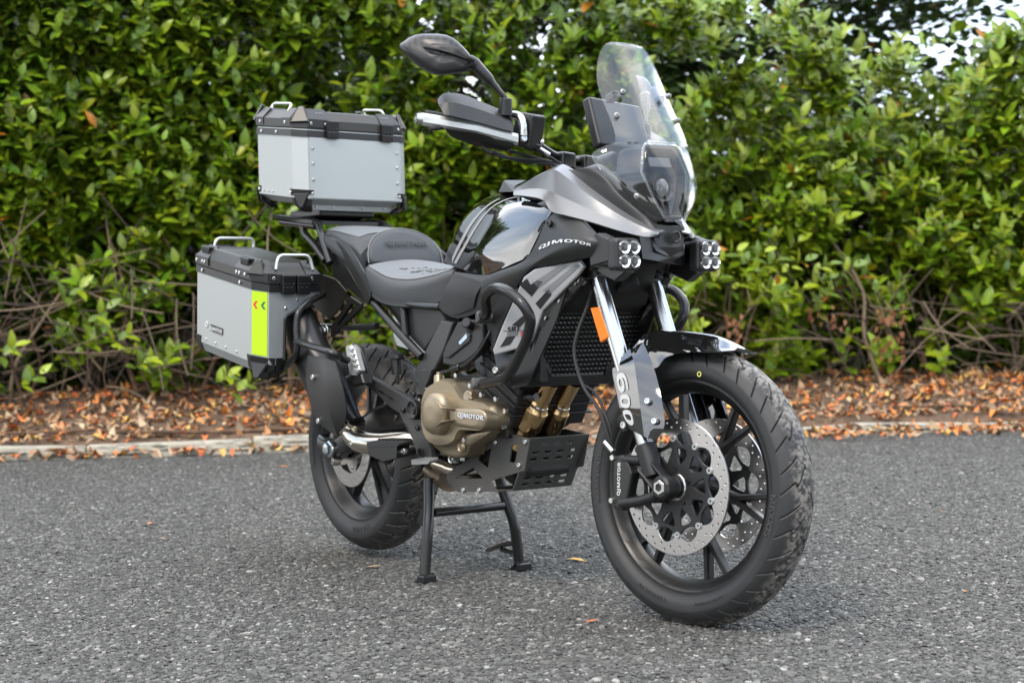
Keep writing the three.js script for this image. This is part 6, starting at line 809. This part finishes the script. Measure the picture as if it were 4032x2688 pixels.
// top case: frame tilts forwards with the rack
{
  const up = v3([-0.02, 1, 0]).normalize().toArray(), fx = v3([1, -0.13, 0]).normalize().toArray();
  const B = basis([-0.376, 1.13, 0], fx, up, [0, 0, 1]), w = 0.205, l = 0.298, c = 0.036;
  const plan = [[0, -w + c], [0, w - c], [c, w], [l - c, w], [l, w - c], [l, -w + c], [l - c, -w], [c, -w]];
  const hh = 0.234, { t, ring } = aluCase('top_case', 'silver aluminium top box with black lid above the pillion seat', B, plan, hh, { cat: 'top box' });
  const nz = [0, 0, 1], nx = fx;
  // corner feet and lid corner guards
  for (const s of [1, -1]) for (const [a0, a1, sx] of [[l - c, l, 1], [c, 0, -1]]) {
    const q = (a, b, cc) => B(a, b, cc * s);
    const A = [q(a0 - 0.014 * sx, 0.046, w + 0.004), q(a0, 0.046, w + 0.004), q(a1 + 0.004 * sx, 0.046, w - c), q(a1 + 0.004 * sx, 0.046, w - c - 0.016)], C = [q(a0 - 0.008 * sx, 0.0, w - 0.004), q(a0, -0.004, w - 0.006), q(a1 - 0.008 * sx, -0.004, w - c - 0.004), q(a1 - 0.01 * sx, 0.0, w - c - 0.014)], E = [q(a0 - 0.01 * sx, -0.022, w - 0.034), q(a0, -0.024, w - 0.036), q(a1 - 0.034 * sx, -0.024, w - c - 0.024), q(a1 - 0.036 * sx, -0.022, w - c - 0.03)];
    mesh('corner_foot', panel([A, [...C].map((p, i) => lerp(A[i], p, 0.5)), C, E], { nu: 2, nv: 2, t: 0.007, inside: B(l / 2, 0.05, 0), lu: true, lv: true, crease: 20 }), M.case_black, t);
    const a2 = (a0 + a1) / 2, cz = w - c / 2; mesh('foot_triangle', place(new THREE.ExtrudeGeometry(new THREE.Shape([[-0.022, 0.014], [0.022, 0.014], [0.004, -0.026], [-0.004, -0.026]].map(p => new THREE.Vector2(...p))), { depth: 0.004, bevelEnabled: true, bevelThickness: 0.002, bevelSize: 0.003, bevelSegments: 1 }), q(a2 + 0.004 * sx, 0.018, cz + 0.003), [-s * sx * 0.7, 0, 0.7].map((v, i) => i === 2 ? v * 1 : v), up), M.case_black, t);
    for (const [aa, cc] of [[a0 - 0.009 * sx, w + 0.004], [a1 + 0.005 * sx, w - c - 0.011]]) caseBolt(t, q(aa, 0.036, cc), cc > w ? [0, 0, s] : [sx * nx[0], sx * nx[1], 0]);
    // lid guard
    const y0 = hh + 0.008, y1 = hh + 0.032, y2 = hh + 0.064; const G = [[a0 - 0.05 * sx, w + 0.006, 0], [a0, w + 0.006, 0], [a1 + 0.006 * sx, w - c, 0], [a1 + 0.006 * sx, w - c - 0.075, 0]];
    const r0 = G.map(([a, cc]) => q(a, y0, cc)), r1 = G.map(([a, cc]) => q(a, y1, cc)), ins = [[-0.0, -0.03], [-0.004, -0.03], [-0.028, -0.014], [-0.03, 0]], r2 = G.map(([a, cc], i) => q(a + ins[i][0] * sx, y2, cc + ins[i][1]));
    mesh('lid_guard', panel([r0, r1, r2], { nu: 2, nv: 2, t: 0.008, inside: B(l / 2, hh, 0), lu: true, lv: true, crease: 20 }), M.case_black, t);
    const tr = new THREE.ExtrudeGeometry(new THREE.Shape([[-0.026, -0.02], [0.026, -0.02], [0.006, 0.03], [-0.006, 0.03]].map(p => new THREE.Vector2(...p))), { depth: 0.004, bevelEnabled: true, bevelThickness: 0.003, bevelSize: 0.004, bevelSegments: 1 });
    mesh('lid_triangle', place(tr, q(a2 + 0.004 * sx, hh + 0.04, cz - 0.002), [-s * sx * 0.7, 0, 0.7], [-0.3 * sx, 1, -0.3 * s]), M.case_black, t);
    for (const [aa, cc] of [[a0 - 0.03 * sx, w + 0.006], [a1 + 0.007 * sx, w - c - 0.01], [a1 + 0.007 * sx, w - c - 0.062]]) caseBolt(t, q(aa, hh + 0.018, cc), cc > w ? [0, 0, s] : [sx * nx[0], sx * nx[1], 0]);
    // hand slot in the guard
    mesh('lid_slot', place(rbox(0.03, 0.007, 0.004, 0.003), q(a1 - 0.012 * sx, hh + 0.05, w - c - 0.05), [0, 0, 1], up), mat('slot_' + s + sx, 0.16, 0.5), t);
  }
  // carrying loops on top, both sides
  for (const s of [1, -1]) mesh('lid_handle', bar([B(0.08, hh + 0.04, s * (w - 0.02)), B(0.07, hh + 0.078, s * (w - 0.04)), B(0.2, hh + 0.078, s * (w - 0.04)), B(0.19, hh + 0.04, s * (w - 0.02))], 0.0042, { f: 0.025 }), mat('handle_alu', [0.6, 0.62, 0.6], 0.35, 0.6), t, 'thin pale tubular lid handle');
  // front sheet with rivets, latches, lower rail
  mesh('front_sheet', plate([B(l + 0.002, hh - 0.02, w - c - 0.006), B(l + 0.002, 0.022, w - c - 0.006), B(l + 0.002, 0.022, -w + c + 0.006), B(l + 0.002, hh - 0.02, -w + c + 0.006)], 0.0025, { out: fx, bev: 0.0006 }), M.alu_case, t);
  for (const z of [w - c - 0.016, -w + c + 0.016]) for (const b of [0.175, 0.128, 0.078]) caseBolt(t, B(l + 0.003, b, z), fx);
  for (const a of [0.07, 0.1, 0.13]) for (const s of [1, -1]) caseBolt(t, B(a, 0.032, s * (w + 0.001)), [0, 0, s], 0.0035);
  for (const a of [0.07, 0.17]) for (const s of [1, -1]) caseBolt(t, B(a, hh - 0.013, s * (w + 0.004)), [0, 0, s], 0.005);
  for (const z of [0.085, -0.115]) { const la = mesh('latch', [place(rbox(0.014, 0.036, 0.044, 0.003), B(l + 0.009, hh + 0.012, z), fx, up), place(rbox(0.016, 0.022, 0.042, 0.003), B(l + 0.009, hh - 0.014, z), fx, up), ...[-0.012, 0, 0.012].map(o => place(rbox(0.004, 0.01, 0.008, 0.001), B(l + 0.0145, hh + 0.002, z + o), fx, up))], M.case_black, t); }
  mesh('bottom_rail', plate([B(l - 0.026, 0.004, w - c - 0.02), B(l - 0.032, -0.018, w - c - 0.03), B(l - 0.032, -0.018, -w + c + 0.02), B(l - 0.026, 0.004, -w + c + 0.01)], 0.012, { out: fx }), M.alu_case, t);
  for (const z of [0.13, 0.07, -0.04, -0.12]) caseBolt(t, B(l - 0.026, -0.006, z), fx, 0.004);
  // rack under it belongs to the motorcycle
  const rk = mesh('top_rack', loft([0, 1].map(i => [B(-0.02, -0.05 - 0.012 * i, 0.13), B(0.24, -0.05 - 0.012 * i, 0.13), B(0.26, -0.05 - 0.012 * i, 0.1), B(0.26, -0.05 - 0.012 * i, -0.1), B(0.24, -0.05 - 0.012 * i, -0.13), B(-0.02, -0.05 - 0.012 * i, -0.13)]), { n: 1, m: 1 }), M.satin_black, bike, 'black rack plate under the top box');
  mesh('case_lock', rbox(0.2, 0.03, 0.2, 0.008).translate(...B(0.14, -0.036, 0)), M.satin_black, rk);
  mesh('rack_rail', [bar([B(0.0, -0.07, 0.11), B(0.23, -0.07, 0.11)], 0.011), bar([B(0.0, -0.07, -0.11), B(0.23, -0.07, -0.11)], 0.011)].slice(0, 1), M.black_metal, rk); mesh('rack_rail', bar([B(0.0, -0.07, -0.11), B(0.23, -0.07, -0.11)], 0.011), M.black_metal, rk);
  for (const s of [1, -1]) { const S = p => [p[0], p[1], p[2] * s]; mesh('rack_strut', bar([S([-.2411,1.051,.11]), S([-.2261,1.0154,.11]), S([-.1361,.9648,.115]), S([-.0737,.9189,.12])], 0.0115, { f: 0.03 }), M.black_metal, rk); mesh('rack_strut', bar([S([-.2077,1.0514,.11]), S([-.1153,1.0424,.12]), S([-.0584,.9989,.14]), S([.01,.9086,.15])], 0.0115, { f: 0.03 }), M.black_metal, rk); }
}
// side cases
function sideCase(s, label) {
  // frame: a runs forwards along the case, b up, c outwards from the inner wall
  const O = [-.395,.6635,.405], F1 = [-.0274,.5985,.405], T = [-.3819,.915,.405];
  const fx = v3(F1).sub(v3(O)).normalize().toArray(), up = v3(T).sub(v3(O)).normalize().toArray();
  const m = p => [p[0], p[1], p[2] * s], B = (a, b, c) => m([O[0] + fx[0] * a + up[0] * b, O[1] + fx[1] * a + up[1] * b, 0.205 + c]);
  const len = v3(F1).distanceTo(v3(O)), hh = v3(T).distanceTo(v3(O)), w = 0.2, ch = 0.055, l = len + ch;
  const plan = [[0, 0], [0, w], [len, w], [l, w - 0.03], [l, 0]];
  const t = thing('side_case', label, 'pannier');
  const out = [0, 0, s], fwd = fx;
  const ring = (y, k, p = plan) => p.map(([a, c]) => { const da = a - l / 2, dc = c - w / 2, q = 1 + k / Math.hypot(da, dc); return B(l / 2 + da * q, y, w / 2 + dc * q); });
  // body with the inner lower corner cut away for the silencer
  const cut = [[0, 0.12], [0, w], [len, w], [l, w - 0.03], [l, 0.12]];
  mesh('case_body', [loft([ring(-0.012, -0.03, cut), ring(0.016, 0, cut), ring(hh * 0.62, 0, cut)], { n: 1, m: 1, crease: 15 }), loft([ring(hh * 0.62, 0, cut), ring(hh * 0.86, 0)], { n: 1, m: 1, crease: 15 }), loft([ring(hh * 0.86, 0), ring(hh, 0)], { n: 1, m: 1, crease: 15 })], M.alu_case, t);
  mesh('case_band', loft([ring(hh - 0.02, 0.001), ring(hh - 0.02, 0.005), ring(hh + 0.002, 0.005), ring(hh + 0.002, 0.001)], { n: 1, m: 1, crease: 15 }), M.case_black, t);
  mesh('lid_seal', loft([ring(hh, -0.004), ring(hh + 0.008, -0.004)], { n: 1, m: 1, crease: 15 }), M.deep_black, t);
  mesh('lid', loft([ring(hh + 0.006, 0.001), ring(hh + 0.006, 0.005), ring(hh + 0.032, 0.005), ring(hh + 0.062, -0.035), ring(hh + 0.065, -0.045)], { n: 1, m: 1, crease: 15 }), M.lid_black, t);
  // notch trim on the front face
  mesh('notch_trim', bar([B(l + 0.004, hh * 0.86, 0.004), B(l + 0.004, hh * 0.63, 0.118), B(l + 0.004, 0.03, 0.12)], 0.005, { f: 0.01, seg: 6 }), M.case_black, t);
  // reflective strip across the bevelled corner
  const P1 = B(len + 0.004, hh - 0.024, w - 0.0005), P2 = B(l - 0.004, hh - 0.022, w - 0.028), P3 = B(l - 0.004, 0.04, w - 0.028), P4 = B(len + 0.004, 0.04, w - 0.0005);
  const nS = v3(fwd).multiplyScalar(0.5).add(v3([0, 0, s * 0.86])).normalize().toArray(), off = p => p.map((x, i) => x + nS[i] * 0.002);
  const strip = mesh('reflective_strip', plate([P1, P2, P3, P4].map(off), 0.0015, { out: nS, bev: 0.0004 }), M.hi_vis, t, 'bright yellow-green reflective strip with small chevrons');
  const sx = v3(P2).sub(v3(P1)), sy = v3(P1).sub(v3(P4)).normalize(); sx.normalize();
  [[0.25, M.red_print], [0.5, M.hi_vis], [0.75, M.green_print]].forEach(([k, mm], i) => { if (i === 1) return; const q = 0.009, c0 = v3(P1).lerp(v3(P2), k).addScaledVector(sy, -0.04).addScaledVector(v3(nS), 0.0024); const pt = (x, y) => c0.clone().addScaledVector(sx, x).addScaledVector(sy, y).toArray(); mesh('chevron', plate([pt(-q, 0), pt(0, q * 1.3), pt(q * 0.9, q * 1.3), pt(-q * 0.1, 0), pt(q * 0.9, -q * 1.3), pt(0, -q * 1.3)], 0.0008, { out: nS, bev: 0 }), mm, strip); });
  // rivets
  for (const k of [0.18, 0.36, 0.55, 0.75]) caseBolt(t, B(len * k, 0.03, w + 0.001), out, 0.0045);
  for (const k of [0.12, 0.82]) caseBolt(t, B(len * k, hh - 0.009, w + 0.005), out, 0.0055);
  for (const [b, c] of [[hh * 0.93, 0.035], [hh * 0.83, 0.075], [hh * 0.73, 0.115]]) caseBolt(t, B(l + 0.001, b, c), fwd, 0.005);
  // lid guards, bottom feet, latches, handles
  const foot = (pts, k) => mesh('corner_foot', panel(pts, { nu: 2, nv: 2, t: 0.009, inside: B(l / 2, hh / 2, w / 2), lu: true, lv: true, crease: 20 }), M.case_black, t);
  foot([[B(len - 0.02, 0.036, w + 0.004), B(len, 0.036, w + 0.004), B(l, 0.036, w - 0.027), B(l + 0.004, 0.036, w - 0.05)], [B(len - 0.016, 0.0, w), B(len, -0.006, w - 0.002), B(l - 0.006, -0.006, w - 0.032), B(l, 0, w - 0.05)], [B(len - 0.012, -0.034, w - 0.03), B(len, -0.036, w - 0.032), B(l - 0.03, -0.036, w - 0.045), B(l - 0.03, -0.034, w - 0.05)]]);
  foot([[B(l + 0.004, 0.036, w - 0.054), B(l + 0.004, 0.036, 0.13), B(l + 0.004, 0.036, 0.116)], [B(l, 0, w - 0.054), B(l, 0, 0.13), B(l - 0.004, 0, 0.116)], [B(l - 0.03, -0.03, w - 0.054), B(l - 0.03, -0.03, 0.13), B(l - 0.03, -0.028, 0.12)]]);
  foot([[B(0.03, 0.036, w + 0.004), B(-0.004, 0.036, w + 0.004), B(-0.004, 0.036, w - 0.03)], [B(0.028, 0.0, w), B(-0.002, 0.0, w - 0.002), B(-0.002, 0, w - 0.03)], [B(0.04, -0.03, w - 0.032), B(0.03, -0.034, w - 0.034), B(0.03, -0.03, w - 0.05)]]);
  const tri = (p, x, y, k = 1) => mesh('guard_triangle', place(new THREE.ExtrudeGeometry(new THREE.Shape([[-0.026 * k, -0.018], [0.026 * k, -0.018], [0.005, 0.026], [-0.005, 0.026]].map(q => new THREE.Vector2(...q))), { depth: 0.004, bevelEnabled: true, bevelThickness: 0.003, bevelSize: 0.004, bevelSegments: 1 }), p, x, y), M.case_black, t);
  const y0 = hh + 0.01, y1 = hh + 0.034, y2 = hh + 0.07;
  const guard = (pts) => mesh('lid_guard', panel([0, 1, 2].map(r => pts.map(([a, c, ia, ic]) => B(a + (r === 2 ? ia : 0), [y0, y1, y2][r], c + (r === 2 ? ic : 0)))), { nu: 2, nv: 2, t: 0.008, inside: B(l / 2, hh, w / 2), lu: true, lv: true, crease: 20 }), M.case_black, t);
  guard([[len - 0.1, w + 0.007, 0.0, -0.035], [len, w + 0.007, -0.01, -0.035], [l + 0.004, w - 0.024, -0.035, -0.02], [l + 0.006, w - 0.05, -0.04, 0]]);
  guard([[-0.007, 0.1, 0.035, 0], [-0.007, w, 0.035, -0.03], [0.0, w + 0.007, 0.03, -0.035], [0.09, w + 0.007, 0, -0.035]]);
  guard([[l + 0.006, 0.05, -0.04, 0], [l + 0.006, 0.0, -0.04, 0.02], [l - 0.03, -0.006, 0, 0.035]]);
  tri(B((len + l) / 2 - 0.012, hh + 0.042, w - 0.012), v3(sx).toArray(), [-0.3, 1, -0.3 * s]);
  tri(B((len + l) / 2 + 0.002, -0.002, w - 0.01), v3(sx).negate().toArray(), [0.2, -1, 0.2 * s]);
  for (const a of [0.05, len - 0.055]) { mesh('lid_slot', place(rbox(0.05, 0.014, 0.012, 0.003), B(a, hh + 0.052, w - 0.008), fx, up), M.deep_black, t); mesh('slot_lip', place(rbox(0.058, 0.008, 0.02, 0.002), B(a, hh + 0.063, w - 0.012), fx, up), M.case_black, t); }
  for (const a of [0.01, 0.05, 0.066, len - 0.085, len - 0.066, len - 0.03]) caseBolt(t, B(a, hh + 0.02, w + 0.007), out, 0.0055);
  for (const c of [w - 0.042, 0.03]) caseBolt(t, B(l + 0.006, hh + 0.02, c), fwd, 0.006);
  for (const c of [0.062, 0.112]) mesh('latch', [place(rbox(0.016, 0.038, 0.046, 0.004), B(l + 0.011, hh + 0.014, c), fx, up), place(rbox(0.016, 0.024, 0.042, 0.003), B(l + 0.01, hh - 0.014, c), fx, up), ...[-0.014, 0, 0.014].map(o => place(rbox(0.004, 0.012, 0.009, 0.001), B(l + 0.018, hh + 0.002, c + o), fx, up))], M.case_black, t);
  const hm = mat('handle_alu_side', [0.6, 0.62, 0.6], 0.35, 0.6);
  mesh('lid_handle', bar([B(l - 0.006, hh + 0.046, w - 0.055), B(l - 0.01, hh + 0.088, w - 0.065), B(l - 0.01, hh + 0.088, 0.03), B(l - 0.006, hh + 0.046, 0.02)], 0.0048, { f: 0.025 }), hm, t, 'thin pale tubular lid handle');
  mesh('lid_handle', bar([B(0.03, hh + 0.05, w - 0.04), B(0.03, hh + 0.09, w - 0.05), B(0.03, hh + 0.09, 0.02), B(0.03, hh + 0.05, 0.02)], 0.0048, { f: 0.025 }), hm, t, 'thin pale tubular lid handle');
  // badge
  { const g = mesh('badge', plate([B(0.1, 0.062, w + 0.0025), B(0.185, 0.062, w + 0.0025), B(0.185, 0.083, w + 0.0025), B(0.1, 0.083, w + 0.0025)].map(p => p), 0.002, { out, bev: 0.0005 }), M.case_black, t); const tx = text('QJMOTOR', 0.0105, 0.0008, 1.25); if (s < 0) tx.rotateY(PI); const X = v3(fx), Y = v3(up); Y.addScaledVector(X, -Y.dot(X)).normalize(); tx.applyMatrix4(new THREE.Matrix4().makeBasis(X, Y, v3([0, 0, 1])).setPosition(v3(B(0.143, 0.0725, w + 0.003)))); mesh('badge_lettering', tx, M.white_print, g);
    mesh('badge_emblem', turned([[0.0035, 0.001], [0.005, 0.0025], [0.0095, 0.0025], [0.0105, 0]], B(0.072, 0.078, w + 0.001), out, 8), M.white_print, t); }
  return t;
}
sideCase(1, 'grey aluminium side case with a yellow-green reflective strip');
sideCase(-1, 'grey aluminium side case half hidden behind the seat');
// pannier rails on the motorcycle
for (const s of [1, -1]) { const S = p => [p[0], p[1], p[2] * s];
  mesh('pannier_rail', bar([S([.0194,.8154,.18]), S([.0649,.7891,.26]), S([.0866,.7639,.305]), S([.0868,.721,.312]), S([.0923,.6672,.312]), S([.0836,.6314,.312]), S([.0039,.6013,.3])], 0.0105, { f: 0.04 }), M.black_metal, bike);
  mesh('pannier_rail', bar([S([.0851,.6744,.312]), S([.1581,.664,.318]), S([.2985,.64,.31]), S([.2769,.6174,.25])], 0.0105, { f: 0.04 }), M.black_metal, bike);
  mesh('rack_plate', plate([S([-.039,.8763,.15]), S([.0421,.8589,.15]), S([.1061,.8206,.15]), S([.0683,.7702,.15]), S([.0011,.7342,.15]), S([-.088,.7726,.15]), S([-.1103,.7956,.15])], 0.004, { out: [0, 0, s] }), M.satin_black, bike);
  mesh('rack_bracket', plate([S([.0254,.7193,.16]), S([.144,.8052,.16]), S([.2063,.7824,.16]), S([.2024,.7681,.16]), S([.0539,.6934,.16]), S([.0205,.6824,.16])], 0.01, { out: [0, 0, s], bev: 0.002, holes: [[S([.0622,.7227,.16]), S([.1504,.787,.16]), S([.1713,.7776,.16]), S([.164,.7687,.16]), S([.0693,.7171,.16])]] }), M.satin_black, bike);
  mesh('rack_crossbar', bar([S([-.0823,.718,.15]), S([.1096,.7113,.15]), S([.2603,.7156,.14])], 0.01), M.black_metal, bike);
}
mesh('rack_bolt', [turned([[0, 0.008], [0.01, 0.008], [0.012, 0.004], [0.019, 0.003], [0.02, 0]], [.0054,.7029,.17], [0, 0, 1], 20)], M.steel, bike);
renderer.render(scene, camera);
